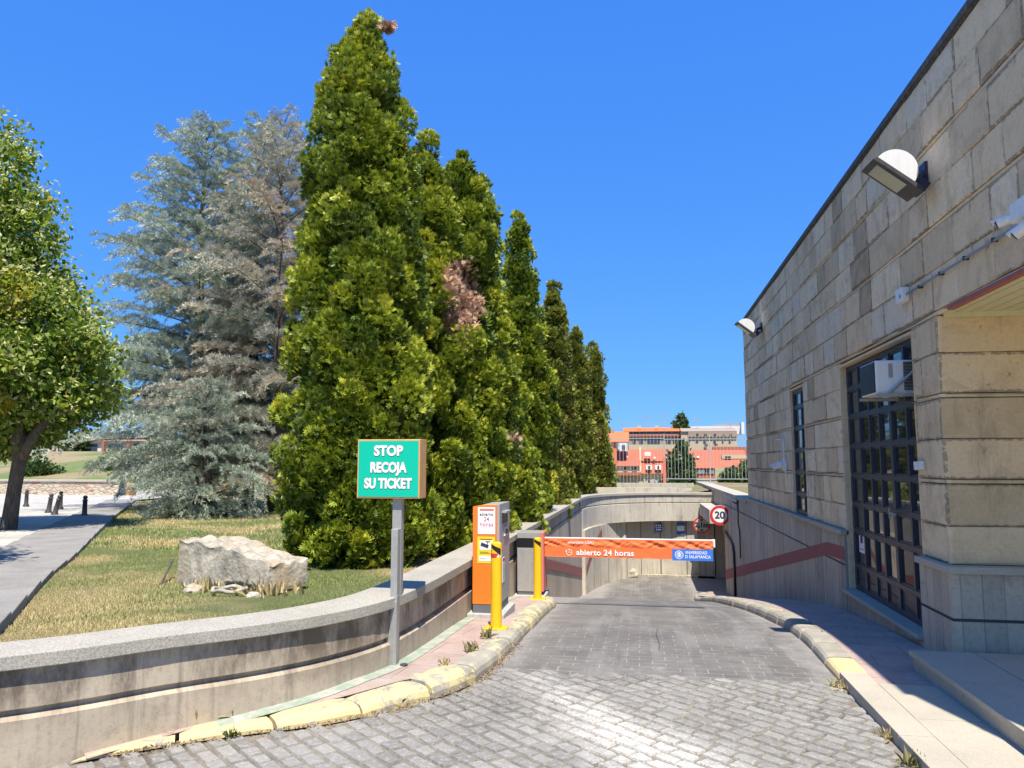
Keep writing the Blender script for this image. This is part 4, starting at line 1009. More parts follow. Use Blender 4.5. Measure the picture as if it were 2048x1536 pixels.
# core walls behind the slabs (openings left free)
co = MB(); xa, xb = XF+.047, XF+.33
yb_ = [Y0+.05, 7.80, 10.49, 12.81, 13.88, Y1]
co.box(xa, xb, Y0+.05, 7.79, .0, 3.06); co.box(xa, xb, 10.50, 12.80, .0, 3.06); co.box(xa, xb, 13.89, Y1-.02, -.2, 3.06)
co.box(xa, xb, 12.81, 13.88, -.2, .86); co.box(xa, xb, Y0, Y1-.02, 3.061, 5.27); co.box(xa, xb, YN+.05, Y0-.001, 3.12, 5.27)
co.box(xb+.001, 7.6, Y0+.05, Y0+.3, 0, 3.06); co.box(xb+.001, 7.6, YN+.05, YN+.3, 3.1, 5.27); co.box(xb+.001, 14, Y1-.3, Y1-.02, 0, 5.27)
obj('core_wall', co, M['stone_back'], bld)
for (a, b, z0, z1), dpt in zip(OP, (.125, .085)):
    for q_ in ((a-.03, a, z0, z1), (b, b+.03, z0, z1), (a, b, z1+.001, z1+.03)):
        rv = MB(); rv.box(XF+.004, XF+dpt+.06, *q_); obj('reveal', rv, M['stone'], bld)
rf = MB(); rf.box(XF-.03, 14, YN-.03, Y1+.03, 5.30, 5.36); rf.box(XF-.012, 13.98, YN-.012, Y1+.012, 5.282, 5.299)
obj('roof_edge', rf, paint('dark_roof_edge', (.07, .065, .065), .7, dirt=.6, dirtcol=(.25, .2, .14)), bld)
# plinth: board formed concrete below the sill
pl = MB(); xp = XF-.035
def vwall(x, y0, y1, zb, zt, step=.6):
    pts = list(np.arange(y0, y1, step))+[y1]
    for a, b in zip(pts[:-1], pts[1:]): pl.box(x, XF+.30, a, b, min(rz(a), rz(b))-.1, zt)
pl.box(xp, XF+.046, 7.05, 7.794, -.15, .81); pl.box(XF+.0461, 7.5, 7.05, 7.14, -.15, .81)
pl.box(xp, XF+.046, 10.496, Y1, -2.3, .81); pl.box(xp+.012, XF+.12, 7.80, 10.49, -.4, .09)
pl.box(xp+.008, XF+.3, Y1, 25.2, -2.8, .74)
obj('plinth', pl, M['boards'], bld)
M['groove_shade_strip'] = paint('groove_shade', (.06, .055, .05), .9)  # dark strips on the flat plinth face, painting in the shade of a groove
gr = MB(); gr.box(xp-.003, xp, 7.05, 7.80, .415, .44); gr.box(xp, 7.5, 7.047, 7.05, .415, .44); obj('groove_shade_strip', gr, M['groove_shade_strip'], bld); gr = MB()
K = 40
for a, b in zip(np.linspace(10.49, 25.1, K)[:-1], np.linspace(10.49, 25.1, K)[1:]):
    za, zb = (.42-.0*(a-10)), (.42-.0*(b-10))
    gr.add([(xp-.003, a, za), (xp-.003, b, zb), (xp-.003, b, zb+.022), (xp-.003, a, za+.022)], [(0, 1, 2, 3)])
obj('groove_shade_strip', gr, M['groove_shade_strip'], bld)
stripe('painted_stripe', [(xp-.005, 10.25+.24, .66, .17), (xp-.005, 11.42, .63, .18), (xp-.005, 25.0, -1.62, .30)], bld)
si = MB(); xs_ = XF-.075
si.box(xs_, XF+.03, 7.0, 7.80, .812, .872); si.box(XF+.0301, 7.5, 7.0, 7.15, .812, .872); si.box(xs_, XF+.03, 10.49, 12.81, .812, .872); si.box(xs_, XF+.12, 12.811, 13.879, .812, .872); si.box(xs_, XF+.03, 13.88, Y1+.02, .812, .872)
si.box(xs_-.01, XF+.12, 7.801, 10.489, .092, .135)
obj('sill', si, M['granite_light'], bld, bev=.005)
# retaining wall beyond, roof garden coping
rt = thing('garden_retaining_wall', (2.61, 28, 0), 'board marked retaining wall with pale coping beyond the stone building', 'wall')
m = MB(); m.box(xp+.01, XF+.3, 25.2001, 37, -.3, .74); m.box(xp+.012, 3.2, 28.6, 28.9, -2.8, -.3); obj('wall_face', m, M['boards'], rt)
m = MB(); m.box(XF-.06, XF+.45, Y1+.03, 37.1, .742, .845); obj('coping', m, M['granite_light'], rt, bev=.006)
m = MB(); m.grid([[(x, y, .80+.03*mnoise.noise((x, y, 0))) for x in np.linspace(3.05, 12, 12)] for y in np.linspace(19.7, 37, 20)]); struct(obj('roof_garden_soil', m, M['ground']))
# door
def gridwin(name, label_part, y0, y1, zs, ysb, parent, xpl, thick):
    fr = MB(); w = .028
    for z in zs: fr.box(xpl-.03, xpl+.03, y0, y1, z-w, z+w)
    for y in ysb:
        ww = w*1.5 if y in thick else w*.85
        for za, zb in zip(zs[:-1], zs[1:]): fr.box(xpl-.034, xpl+.034, y-ww, y+ww, za+w, zb-w)
    f = obj(name, fr, M['frame_blue'], parent, bev=.004)
    gl = MB(); inner = MB(); ring = MB()
    sy = sorted(ysb)
    for zi, (za, zb) in enumerate(zip(zs[:-1], zs[1:])):
        for a, b in zip(sy[:-1], sy[1:]):
            a1, b1, z1, z2 = a+.045, b-.045, za+w+.018, zb-w-.018
            if b1-a1 < .05: continue
            ring.box(xpl-.02, xpl+.018, a1-.02, a1, z1-.016, z2+.016); ring.box(xpl-.02, xpl+.018, b1, b1+.02, z1-.016, z2+.016)
            ring.box(xpl-.02, xpl+.018, a1, b1, z1-.016, z1); ring.box(xpl-.02, xpl+.018, a1, b1, z2, z2+.016)
            if zi == 0 and za < .3: inner.box(xpl-.012, xpl+.012, a1, b1, z1, z2)
            else: gl.box(xpl-.004, xpl+.004, a1, b1, z1, z2)
    obj('sash', ring, M['frame_blue'], f); obj('pane', gl, M['glass'], f)
    if inner.v: obj('panel', inner, M['frame_blue'], f)
    return f
dz = [.165, .44, .88, 1.22, 1.585, 1.96, 2.34, 2.70, 2.97]
dr = gridwin('door', 'door', 7.80, 10.49, dz, [10.46, 9.99, 9.58, 9.21, 8.80, 8.30, 7.83], bld, XF+.115, [8.80, 10.46, 7.83])
m = MB(); m.tube([(XF+.045, 8.84, 1.20), (XF+.045, 8.72, 1.20), (XF+.045, 8.66, 1.19)], .012, 8); m.tube([(XF+.045, 8.86, 1.14), (XF+.045, 8.86, 1.26)], .010, 8); obj('handle', m, M['galv'], dr)
m = MB(); m.box(XF+.104, XF+.106, 10.10, 10.32, .62, .86); obj('notice', m, M['sheet'], dr)
m = MB(); m.box(XF+.1025, XF+.1035, 10.16, 10.26, .74, .83); m.box(XF+.1025, XF+.1035, 10.14, 10.28, .66, .67); obj('notice_print', m, M['ink'], dr)
wn = gridwin('window', 'window', 12.81, 13.88, [.91, 1.22, 1.585, 1.96, 2.34, 2.70, 2.97], [12.84, 13.2, 13.85], bld, XF+.075, [12.84, 13.85])
m = MB(); m.box(XF+.35, XF+.36, 7.3, 19, 0, 3.05); obj('dark_interior', m, M['interior'], bld)
# porch soffit, fascia
m = MB()
for k in range(14):
    x0 = XF+.05+k*.12; m.box(x0, x0+.108, YN+.35, Y0-.03, 3.075, 3.085)
obj('soffit', m, M['cream'], bld); m = MB(); m.box(XF+.048, 7.4, YN+.35, Y0-.02, 3.087, 3.10); m.box(XF+.06, 7.4, Y0-.035, Y0-.01, 3.03, 3.075); obj('soffit_backing', m, M['cream'], bld)
m = MB(); m.box(XF-.012, XF+.045, YN, Y0-.30, 3.045, 3.079); obj('fascia', m, M['fascia_red'], bld, bev=.003)

# air conditioner in the top of the door
ac = thing('air_conditioner', (2.6, 8.3, 2.45), 'boxy white window air conditioner jutting from the top of the glazed door', 'air conditioner')
m = MB(); m.box(2.34, 2.73, 8.02, 8.55, 2.44, 2.775); obj('casing', m, M['white'], ac, bev=.012)
m = MB()
for k in range(14): m.box(2.328, 2.339, 8.05, 8.52, 2.465+k*.0215, 2.465+k*.0215+.012)
m.box(2.334, 2.3395, 8.04, 8.53, 2.455, 2.762); obj('grille', m, M['frame_blue'], ac)
m = MB()
for k in range(20): m.box(2.60, 2.725, 8.010, 8.0195, 2.47+k*.0145, 2.47+k*.0145+.008)
obj('side_vent', m, M['black'], ac)
m = MB()
for k in range(12): m.box(2.46, 2.50, 8.013, 8.0195, 2.60+k*.012, 2.60+k*.012+.006)
obj('side_vent', m, M['housing_grey'], ac)
for yy_ in (7.985, 8.58):
    m = MB(); m.tube([(2.44, yy_, 2.43), (2.60, yy_, 2.58), (2.73, yy_, 2.70)], .016, 6); m.box(2.33, 2.73, yy_-.015, yy_+.015, 2.405, 2.435); obj('bracket', m, M['galv'], ac)
m = MB(); m.tube([(2.55, 8.1, 2.42), (2.6, 8.0, 2.36), (2.62, 7.85, 2.33), (2.60, 7.72, 2.33)], .007, 6); obj('cable', m, M['black'], ac)

# floodlights
def floodlight(loc, rot, label, name='floodlight'):
    o = thing(name, loc, label, 'floodlight', 'floodlights high on the stone wall')
    L = wloc(o); W = .25; hd = []
    # local frame: head box, glass underside faces down/outwards
    R_ = Matrix.Rotation(rot[2], 3, 'Z') @ Matrix.Rotation(rot[1], 3, 'Y') @ Matrix.Rotation(rot[0], 3, 'X')
    def T(mb): mb.v = [tuple(L+R_ @ Vector(v)) for v in mb.v]; return mb
    hx, hy = .25, .17
    m = MB(); m.box(-hx, hx, -hy, hy, -.02, .02); obj('bezel', T(m), M['dark_metal'], o, bev=.006)
    m = MB(); m.box(-hx+.06, hx-.13, -hy+.05, hy-.05, -.026, -.0201); obj('glass', T(m), M['lens'], o, bev=.002)
    # barrel shaped white reflector back
    m = MB(); n = 20; P = []
    for k in range(n+1):
        a = math.pi*k/n; r = .165
        r = .19; P.append([(-.035-r*math.cos(a), -.14, .021+r*.98*math.sin(a)), (-.035-r*math.cos(a), .14, .021+r*.98*math.sin(a))])
    m.grid(P); m.add([p[0] for p in P], [tuple(range(n+1))]); m.add([p[1] for p in P], [tuple(range(n+1))])
    obj('reflector', T(m), M['white'], o)
    m = MB(); m.box(hx-.088, hx+.03, -.10, .10, .021, .12); obj('gear_box', T(m), M['lamp_blue'], o, bev=.01)
    return o
f1 = floodlight((2.27, 7.02, 4.29), (math.radians(4), math.radians(38), math.radians(4)), 'large white backed floodlight on the upper wall above the glazed door')
m = MB(); m.tube([(2.46, 7.03, 4.28), (2.55, 7.12, 4.34), (2.61, 7.2, 4.40)], .03, 8); m.box(2.585, 2.612, 7.12, 7.30, 4.30, 4.48); m.tube([(2.48, 6.97, 4.22), (2.56, 7.1, 4.22), (2.61, 7.2, 4.27)], .018, 8)
obj('bracket', m, M['lamp_blue'], f1, bev=.003)
f2 = floodlight((2.26, 16.6, 4.60), (math.radians(4), math.radians(38), math.radians(4)), 'smaller looking white floodlight near the far end of the stone wall')
m = MB(); m.tube([(2.46, 16.6, 4.58), (2.61, 16.7, 4.66)], .03, 8); m.box(2.585, 2.612, 16.6, 16.8, 4.55, 4.75); obj('bracket', m, M['lamp_blue'], f2)

# conduit, junction box, cameras
cd = thing('junction_box', (2.58, 7.9, 3.4), 'white junction box with a long grey conduit running up to the cameras', 'electrical box')
m = MB(); m.box(2.53, 2.607, 7.74, 7.92, 3.32, 3.46); obj('box', m, M['white'], cd, bev=.008)
m = MB(); m.tube([(2.58, 7.74, 3.385), (2.58, 6.9, 3.38), (2.58, 5.6, 3.37), (2.58, 3.7, 3.36)], .011, 8); obj('conduit', m, M['conduit'], cd, smooth=True)
for y in (7.4, 6.9, 6.4, 5.9, 5.5): m = MB(); m.box(2.565, 2.608, y-.008, y+.008, 3.362, 3.395); obj('clip', m, M['dark_metal'], cd)
m = MB(); m.tube([(2.56, 7.77, 3.37), (2.524, 7.77, 3.37)], .022, 10); obj('gland', m, M['galv'], cd)
def bullet_cam(base, tip, r, label, hood=True, group='security cameras on the building'):
    o = thing('security_camera', base, label, 'camera', group); a, b = Vector(base), Vector(tip); d = (b-a).normalized(); s0 = a+d*.03
    m = MB(); m.tube([a, s0, s0+d*.001, b], [r*.45, r*.45, r, r], 14); obj('body', m, M['white'], o, bev=.003)
    m = MB(); m.tube([b+d*.001, b+d*.008], [r*.86, r*.80], 14); obj('face', m, M['black'], o)
    m = MB(); m.tube([b+d*.009, b+d*.016], [r*.32, r*.32], 10); obj('lens', m, M['conduit'], o)
    if hood:
        side = d.cross(Vector((0, 0, 1))).normalized(); up = side.cross(d); m = MB(); P = []
        for k in range(9):
            an = math.pi*(.12+.76*k/8); off = side*math.cos(an)*r*1.12+up*math.sin(an)*r*1.12; P.append([a+d*.05+off, b+d*.03+off])
        m.grid(P); h = obj('hood', m, M['white'], o); sm = h.modifiers.new('solid', 'SOLIDIFY'); sm.thickness = .004
    return o
cb = thing('camera_box', (2.55, 5.3, 3.42), 'white box on the conduit between two cameras at the right edge', 'electrical box')
m = MB(); m.box(2.50, 2.607, 5.15, 5.47, 3.36, 3.50); obj('box', m, M['white'], cb, bev=.012)
bullet_cam((2.55, 5.475, 3.42), (2.45, 5.535, 3.39), .033, 'upper white bullet camera beside the conduit box at the right edge')
bullet_cam((2.56, 5.20, 3.33), (2.44, 5.29, 3.235), .038, 'lower cream bullet camera hanging below the conduit box, lens to the viewer')
c3 = bullet_cam((2.575, 14.5, 1.74), (2.40, 14.6, 1.66), .055, 'white bullet camera low on the wall beside the narrow window')
m = MB(); m.box(2.56, 2.607, 14.38, 14.55, 1.60, 1.82); obj('back_box', m, M['white'], c3); m = MB(); m.tube([(2.585, 14.5, 1.82), (2.585, 14.55, 2.18), (2.585, 15.2, 2.19)], .012, 6); m.tube([(2.585, 14.45, 1.6), (2.575, 14.4, 1.5), (2.575, 14.32, 1.54), (2.585, 14.3, 1.75)], .008, 6); obj('cable', m, M['white'], c3)
db = thing('door_sensor', (2.59, 7.72, 1.72), 'pair of small white boxes on the corner stone right of the door', 'electrical box')
m = MB(); m.box(2.565, 2.607, 7.69, 7.77, 1.68, 1.76); m.box(2.575, 2.607, 7.60, 7.68, 1.685, 1.765); obj('box', m, M['white'], db, bev=.004)
# lamp under the retaining wall coping
cam_l = thing('wall_lamp', (2.5, 21.5, .7), 'small slanting white lamp on the concrete wall above the round speed sign', 'lamp')
m = MB(); m.obox((2.38, 21.5, .77), [(1, 0, -.55), (0, 1, 0), (.55, 0, 1)], (.17, .12, .025)); obj('head', m, M['white'], cam_l, bev=.005)
m = MB(); m.tube([(2.45, 21.5, .70), (2.575, 21.5, .62)], .03, 8); m.box(2.54, 2.585, 21.4, 21.6, .48, .72); obj('bracket', m, M['lamp_blue'], cam_l)
m = MB(); m.tube([(2.565, 21.45, .5), (2.565, 21.5, .1), (2.565, 21.2, -.1), (2.565, 21.2, -.8)], .018, 6); obj('cable', m, M['black'], cam_l)
pp = MB(); pp.tube([(2.54, 24.7, -.42), (2.54, 23.6, -.50), (2.54, 22.7, -.62), (2.54, 22.45, -.8), (2.54, 22.4, -1.2), (2.54, 22.4, rz(22.4)+.1)], .035, 8); 
tag(obj('drain_pipe', pp, M['black'], smooth=True), 'thin black pipe bending down the concrete wall below the speed sign', 'pipe')

# ------------------------------------------------------------------ tunnel portal
tp = thing('tunnel_portal', (2.6, 27, -1), 'concrete beam and dark car park entrance at the bottom of the ramp', 'tunnel')
m = MB(); m.box(2.06, 2.60, 24.4, 28.5, -.15, .28); obj('beam', m, M['concrete'], tp, bev=.01)
m = MB(); m.box(2.6001, 16, 24.6, 25.18, -2.5, -.1); m.box(3.2, 16, 28.6, 29.2, -2.5, -.1); m.box(15.5, 16, 25.2, 28.6, -2.5, -.1); obj('side_wall', m, M['concrete'], tp)
m = MB(); m.box(2.585, 16, 25.21, 29.2, -.1, .1); obj('ceiling', m, M['concrete'], tp)
m = MB(); m.tube([(3.6, 27.7, -2.45), (3.6, 27.7, -.1)], .22, 16); obj('column', m, M['tan_metal'], tp)
m = MB(); m.tube([(3.6, 27.7, -1.55), (3.6, 27.7, -1.35)], .226, 16); m.cur = 1; m.tube([(3.6, 27.7, -2.43), (3.6, 27.7, -1.551)], .226, 16); obj('painted_bands', m, [M['red'], M['sign_blue']], tp)
m = MB(); m.box(1.95, 2.55, 28.55, 28.9, -2.5, -.32); obj('pier', m, M['boards'], tp)
m = MB(); m.tint = .3; m.box(-.2, 15.8, 28.55, 28.80, -2.43, -2.35); obj('inner_kerb', m, M['kerb'], tp)

def disc(mb, c, r, y0, y1, n=40):
    mb.prism([(c[0]+r*math.cos(6.28318*k/n), y0, c[1]+r*math.sin(6.28318*k/n)) for k in range(n)], (0, y1-y0, 0))
    return mb
# speed sign 20
sg = thing('speed_limit_sign', (2.35, 24, -.4), 'round white 20 speed sign with red border at the foot of the ramp wall', 'sign')
obj('rim', disc(MB(), (2.33, .14), .305, 24.0, 24.02), M['white'], sg); obj('red_ring', disc(MB(), (2.33, .14), .297, 23.994, 23.9995), M['red'], sg)
obj('face', disc(MB(), (2.33, .14), .215, 23.989, 23.9935), M['sheet'], sg); text('numerals', '20', .30, (2.33, 23.987, .14), (1, 0, 0), (0, 0, 1), M['ink'], sg, .009, 1.0)
m = MB(); m.tube([(2.45, 24.06, -.42), (2.45, 24.06, .3)], .022, 8); m.tube([(2.45, 24.06, -.3), (2.58, 24.1, -.36)], .02, 8); obj('post', m, M['galv'], sg)
# height sign 2,1 m
hg = thing('height_limit_sign', (2.08, 28.3, -.8), 'round faded 2,1 m height limit sign with red rim beneath the beam', 'sign')
zc = -.50; cx = 2.10
obj('red_ring', disc(MB(), (cx, zc), .30, 28.25, 28.27), M['red'], hg); obj('face', disc(MB(), (cx, zc), .25, 28.244, 28.2495), M['tan_sign'], hg)
text('numerals', '2,1m', .24, (cx, 28.242, zc), (1, 0, 0), (0, 0, 1), M['ink'], hg, .012)
m = MB(); m.prism([(cx-.07, 28.236, zc+.22), (cx+.07, 28.236, zc+.22), (cx, 28.236, zc+.13)], (0, .006, 0)); m.prism([(cx-.07, 28.236, zc-.22), (cx+.07, 28.236, zc-.22), (cx, 28.236, zc-.13)], (0, .006, 0)); obj('arrow', m, M['ink'], hg)
m = MB(); m.tube([(cx, 28.3, zc-.1), (cx, 28.3, -.32)], .02, 6); obj('hanger', m, M['galv'], hg)
# two blue notices on end wall
n1 = thing('blue_notice', (.56, 28.75, -.66), 'small dark blue notice with white lettering, left on the far ramp wall', 'sign')
m = MB(); m.box(.43, .71, 28.735, 28.75, -.82, -.50); obj('board', m, M['sign_blue'], n1)
text('lettering', 'P  24h', .075, (.57, 28.733, -.57), (1, 0, 0), (0, 0, 1), M['white_ink'], n1, .002); 
m = MB(); m.box(.45, .69, 28.731, 28.7345, -.655, -.64); obj('rule', m, M['white_ink'], n1)
for q in n1.children:
    if q.name.startswith('lettering'): bpy.data.objects.remove(q); break
m = MB()
for (x0, x1, z0, z1) in [(.47, .51, -.61, -.54), (.56, .60, -.60, -.555), (.61, .66, -.60, -.555), (.49, .53, -.76, -.69), (.56, .66, -.75, -.70)]: m.box(x0, x1, 28.731, 28.7345, z0, z1)
obj('pictogram', m, M['white_ink'], n1)
n2 = thing('blue_notice', (1.38, 28.8, -.7), 'white notice with blue bands, right on the far ramp wall', 'sign')
m = MB(); m.box(1.24, 1.53, 28.80, 28.82, -.90, -.46); obj('board', m, M['sign_blue'], n2); m = MB(); m.box(1.255, 1.515, 28.796, 28.7995, -.77, -.58); obj('white_panel', m, M['sheet'], n2)
m = MB(); m.box(1.34, 1.43, 28.792, 28.7955, -.665, -.655); obj('print', m, M['ink'], n2)

# ------------------------------------------------------------------ STOP sign on pole
sp = thing('ticket_sign', (-2.05, 6.18, .1), 'green STOP RECOJA SU TICKET box sign on a grey steel pole', 'sign')
sx0, sx1, sy0, sy1, sz0, sz1 = -2.375, -1.825, 6.08, 6.27, 1.45, 1.945
m = MB(); m.box(sx0, sx1, sy0, sy1, sz0, sz1); obj('box', m, M['tan_metal'], sp, bev=.004)
m = MB(); m.box(sx0+.012, sx1-.012, sy0-.004, sy0-.0005, sz0+.014, sz1-.014); obj('panel', m, M['green_panel'], sp)
cxs = (sx0+sx1)/2-.0
for s, zz, sc in (('STOP', 1.845, .92), ('RECOJA', 1.705, .78), ('SU TICKET', 1.572, .76)):
    text('lettering_outline', s, .114, (cxs, sy0-.0055, zz), (1, 0, 0), (0, 0, 1), M['shadow_ink'], sp, .0085, sc, depth=.0008, space=1.0)
    text('lettering', s, .114, (cxs, sy0-.0075, zz), (1, 0, 0), (0, 0, 1), M['white_ink'], sp, .0048, sc, depth=.0008, space=1.0)
m = MB(); m.box(-2.075, -1.995, 6.13, 6.20, .62, 1.449); m.box(-2.055, -1.998, 6.05, 6.13, .10, 1.2)
m.prism([(-2.09, 6.04, .10), (-1.995, 6.04, .10), (-1.995, 6.04, .62), (-2.03, 6.04, .62)], (0, .01, 0)); m.prism([(-2.12, 6.049, .10), (-1.995, 6.049, .10), (-1.995, 6.049, .66), (-2.035, 6.049, .66)], (0, .07, 0))
obj('pole', m, M['galv'], sp, bev=.003)
m = MB(); m.tube([(-1.93, 6.05, rz(6)+.122), (-1.93, 6.05, rz(6)+.130)], .032, 16); tag(obj('floor_drain', m, M['dark_metal']), 'small round dark cap in the green strip by the sign pole', 'drain')

# ------------------------------------------------------------------ ticket machine
tm = thing('ticket_machine', (-1.75, 8.7, .03), 'orange and grey parking ticket machine with white and yellow notices', 'ticket machine')
zb = rz(8.5)+.115
xA, xB, yA, yB = -1.905, -1.595, 8.45, 9.1
m = MB(); m.box(xA-.05, xB+.06, yA-.06, yB+.05, zb-.12, zb+.055); obj('footing', m, M['plinth_light'], tm, bev=.008)
m = MB(); m.box(xA+.005, xB-.01, yA+.005, yB-.02, zb+.056, zb+.15); obj('plinth', m, M['plinth'], tm)
zt = 1.28
m = MB(); m.prism([(xA, yA, zb+.151), (xB-.03, yA, zb+.151), (xB-.03, yA, zt-.006), (xA+.10, yA, zt-.012), (xA, yA, zt-.03)], (0, .04, 0)); obj('front_panel', m, M['orange'], tm, bev=.004)
m = MB(); m.prism([(xA+.006, yA+.0402, zb+.151), (xB, yA+.0402, zb+.151), (xB, yA+.0402, zt+.0), (xA+.10, yA+.0402, zt-.012), (xA+.006, yA+.0402, zt-.04)], (0, yB-yA-.04, 0)); m.box(xB-.0295, xB, yA+.0, yA+.0401, zb+.151, zt)
obj('body', m, M['machine_grey'], tm, bev=.004)
m = MB(); m.box(xB+.0002, xB+.012, yA+.17, yA+.47, 1.05, 1.17); obj('screen', m, M['black'], tm, bev=.002)
m = MB(); m.box(xB+.0002, xB+.05, yA+.16, yA+.48, 1.171, 1.19); obj('screen_hood', m, M['machine_grey'], tm)
m = MB(); m.box(xB+.0002, xB+.015, yA+.28, yA+.46, .90, 1.0); obj('ticket_slot_plate', m, M['white'], tm); m = MB(); m.box(xB+.0152, xB+.02, yA+.30, yA+.36, .92, .98); m.box(xB+.0152, xB+.02, yA+.38, yA+.45, .92, .97); obj('ticket_slot', m, M['black'], tm)
m = MB(); m.box(xB+.0002, xB+.004, yA+.18, yA+.30, .38, .66); obj('side_notice', m, M['sheet'], tm)
m = MB(); m.box(xB+.0042, xB+.005, yA+.185, yA+.295, .615, .65); obj('side_notice_band', m, M['red'], tm)
m = MB()
for k in range(9): m.box(xB+.0042, xB+.005, yA+.195, yA+.285, .40+k*.022, .407+k*.022)
obj('side_notice_print', m, M['conduit'], tm)
# white notice on the orange front
xw0, xw1 = -1.845, -1.645
m = MB(); m.box(xw0, xw1, yA-.003, yA-.0002, .945, 1.245); obj('notice', m, M['sheet'], tm)
m = MB(); m.box(xw0+.02, xw1-.015, yA-.005, yA-.0032, 1.205, 1.228); obj('notice_band', m, M['salmon'], tm)
xc = (xw0+xw1)/2
text('notice_lettering', 'abierto', .052, (xc, yA-.0035, 1.165), (1, 0, 0), (0, 0, 1), M['ink'], tm, .0002, .95, space=1.1)
text('notice_lettering', '24', .070, (xc, yA-.0035, 1.110), (1, 0, 0), (0, 0, 1), M['ink_pink'], tm, .0002, .95)
text('notice_lettering', 'horas', .068, (xc, yA-.0035, 1.052), (1, 0, 0), (0, 0, 1), M['ink_pink'], tm, .0002, .98, space=1.08)
m = MB(); m.box(xw0+.015, xw1-.015, yA-.004, yA-.0032, .966, .969); obj('notice_rule', m, M['ink_pink'], tm)
m = MB(); m.box(-1.85, -1.648, yA-.003, yA-.0002, .62, .915); obj('camera_notice', m, M['yellow_sheet'], tm)
m = MB(); m.box(-1.822, -1.675, yA-.005, yA-.0032, .77, .87); m.box(-1.83, -1.665, yA-.005, yA-.0032, .645, .70); obj('camera_notice_panel', m, M['sheet'], tm)
m = MB(); m.obox((-1.765, yA-.007, .82), [(1, 0, -.35), (0, 1, 0), (.35, 0, 1)], (.045, .0015, .018)); m.box(-1.735, -1.728, yA-.0085, yA-.0055, .82, .862); m.box(-1.755, -1.70, yA-.0085, yA-.0055, .858, .865)
m.box(-1.82, -1.68, yA-.005, yA-.0032, .884, .892); m.box(-1.82, -1.72, yA-.005, yA-.0032, .742, .747); m.box(-1.82, -1.70, yA-.005, yA-.0032, .728, .732); m.box(-1.82, -1.75, yA-.006, yA-.0053, .668, .672); obj('camera_pictogram', m, M['ink'], tm)
m = MB(); m.tube([(-1.78, 8.8, zt), (-1.78, 8.8, zt+.16)], .004, 6); obj('antenna', m, M['black'], tm)

# yellow bollards
def ybollard(x, y, label, first=[None]):
    z = rz(y)+.122
    if first[0] is None:
        o = thing('yellow_bollard', (0, 0, 0), label, 'bollard', 'yellow steel bollards on the left kerb'); r = .057
        m = MB(); m.tube([(0, 0, .012), (0, 0, .83)], [r, r], 28, cap=False); m.tube([(0, 0, .83), (0, 0, .855), (0, 0, .866)], [r, r*.93, r*.55], 28); obj('post', m, M['yellow'], o)
        m = MB(); m.box(-.115, .115, -.085, .085, 0, .012); obj('base_plate', m, M['yellow'], o, bev=.003)
        for bx in (-.095, .095):
            for by in (-.065, .065):
                m = MB(); m.tube([(bx, by, .0121), (bx, by, .022)], .009, 6); obj('bolt', m, M['yellow'], o)
        # black and yellow tape: helical black chevron; red/white tape below
        def band(z0, z1, a0, a1, shift, mat, nm):
            mb = MB(); P = []
            for k in range(13):
                a = a0+(a1-a0)*k/12; f = k/12; lo = z0+shift[0]*f; hi = z0+(z1-z0)+shift[1]*f
                P.append([(math.cos(a)*(r+.0015), math.sin(a)*(r+.0015), lo), (math.cos(a)*(r+.0015), math.sin(a)*(r+.0015), hi)])
            mb.grid(P); obj(nm, mb, mat, o)
        band(.815, .85, math.radians(-135), math.radians(-30), (-.085, -.05), M['black'], 'black_tape')
        band(.715, .755, 0, 6.28318, (0, 0), M['white'], 'white_tape')
        mb = MB(); P = []
        for k in range(9):
            a = math.radians(-150)+math.radians(70)*k/8; zt_ = .755; zl = .7155
            P.append([(math.cos(a)*(r+.003), math.sin(a)*(r+.003), zl), (math.cos(a+.0)*(r+.003), math.sin(a)*(r+.003), zt_)])
        P[-1][1] = (math.cos(math.radians(-55))*(r+.003), math.sin(math.radians(-55))*(r+.003), .755)
        mb.grid(P); obj('red_tape', mb, M['red'], o)
        first[0] = o
    else:
        o = copy_tree(first[0])
        for ch in list(o.children):
            if ch.name.startswith(('white_tape', 'red_tape')): bpy.data.objects.remove(ch)
    o.location = (x, y, z); o['label'] = label
ybollard(-1.49, 7.72, 'yellow bollard with red and white tape in front of the ticket machine')
ybollard(-1.50, 10.9, 'farther yellow bollard with black tape in front of the barrier housing')

# ------------------------------------------------------------------ barrier
br_ = thing('parking_barrier', (-1.7, 11.7, -.3), 'grey car park barrier lowered across the ramp with orange banner', 'barrier')
hx0, hx1, hy0, hy1 = -1.895, -1.545, 11.5, 11.95; hz = rz(11.5)+.12; top = .685
m = MB(); m.box(hx0-.05, hx1+.08, hy0-.06, hy1+.05, hz-.12, hz+.02); obj('footing', m, M['plinth_light'], br_, bev=.01)
m = MB(); m.box(hx0+.01, hx1, hy0+.01, hy1, hz+.021, hz+.07); obj('plinth', m, M['plinth'], br_)
m = MB(); m.box(hx0, hx1, hy0, hy1, hz+.071, .455); m.box(hx0, hx1, hy0, hy1, .60, top); obj('housing', m, M['housing_grey'], br_, bev=.004)
m = MB(); m.box(hx0+.004, hx1-.002, hy0+.006, hy1-.005, .4551, .5999); obj('dark_band', m, M['black'], br_)
m = MB(); m.box(hx1+.001, hx1+.055, hy0-.004, hy1-.05, hz+.075, top); obj('side_panel', m, M['salmon'], br_, bev=.003)
bx0, bx1 = hx1+.056, 1.02
m = MB(); m.box(bx0, bx1, 11.62, 11.67, .565, .61); obj('boom', m, M['white'], br_, bev=.004)
m = MB(); m.box(bx1+.0005, bx1+.03, 11.61, 11.68, .50, .615); obj('boom_tip', m, M['white'], br_, bev=.004)
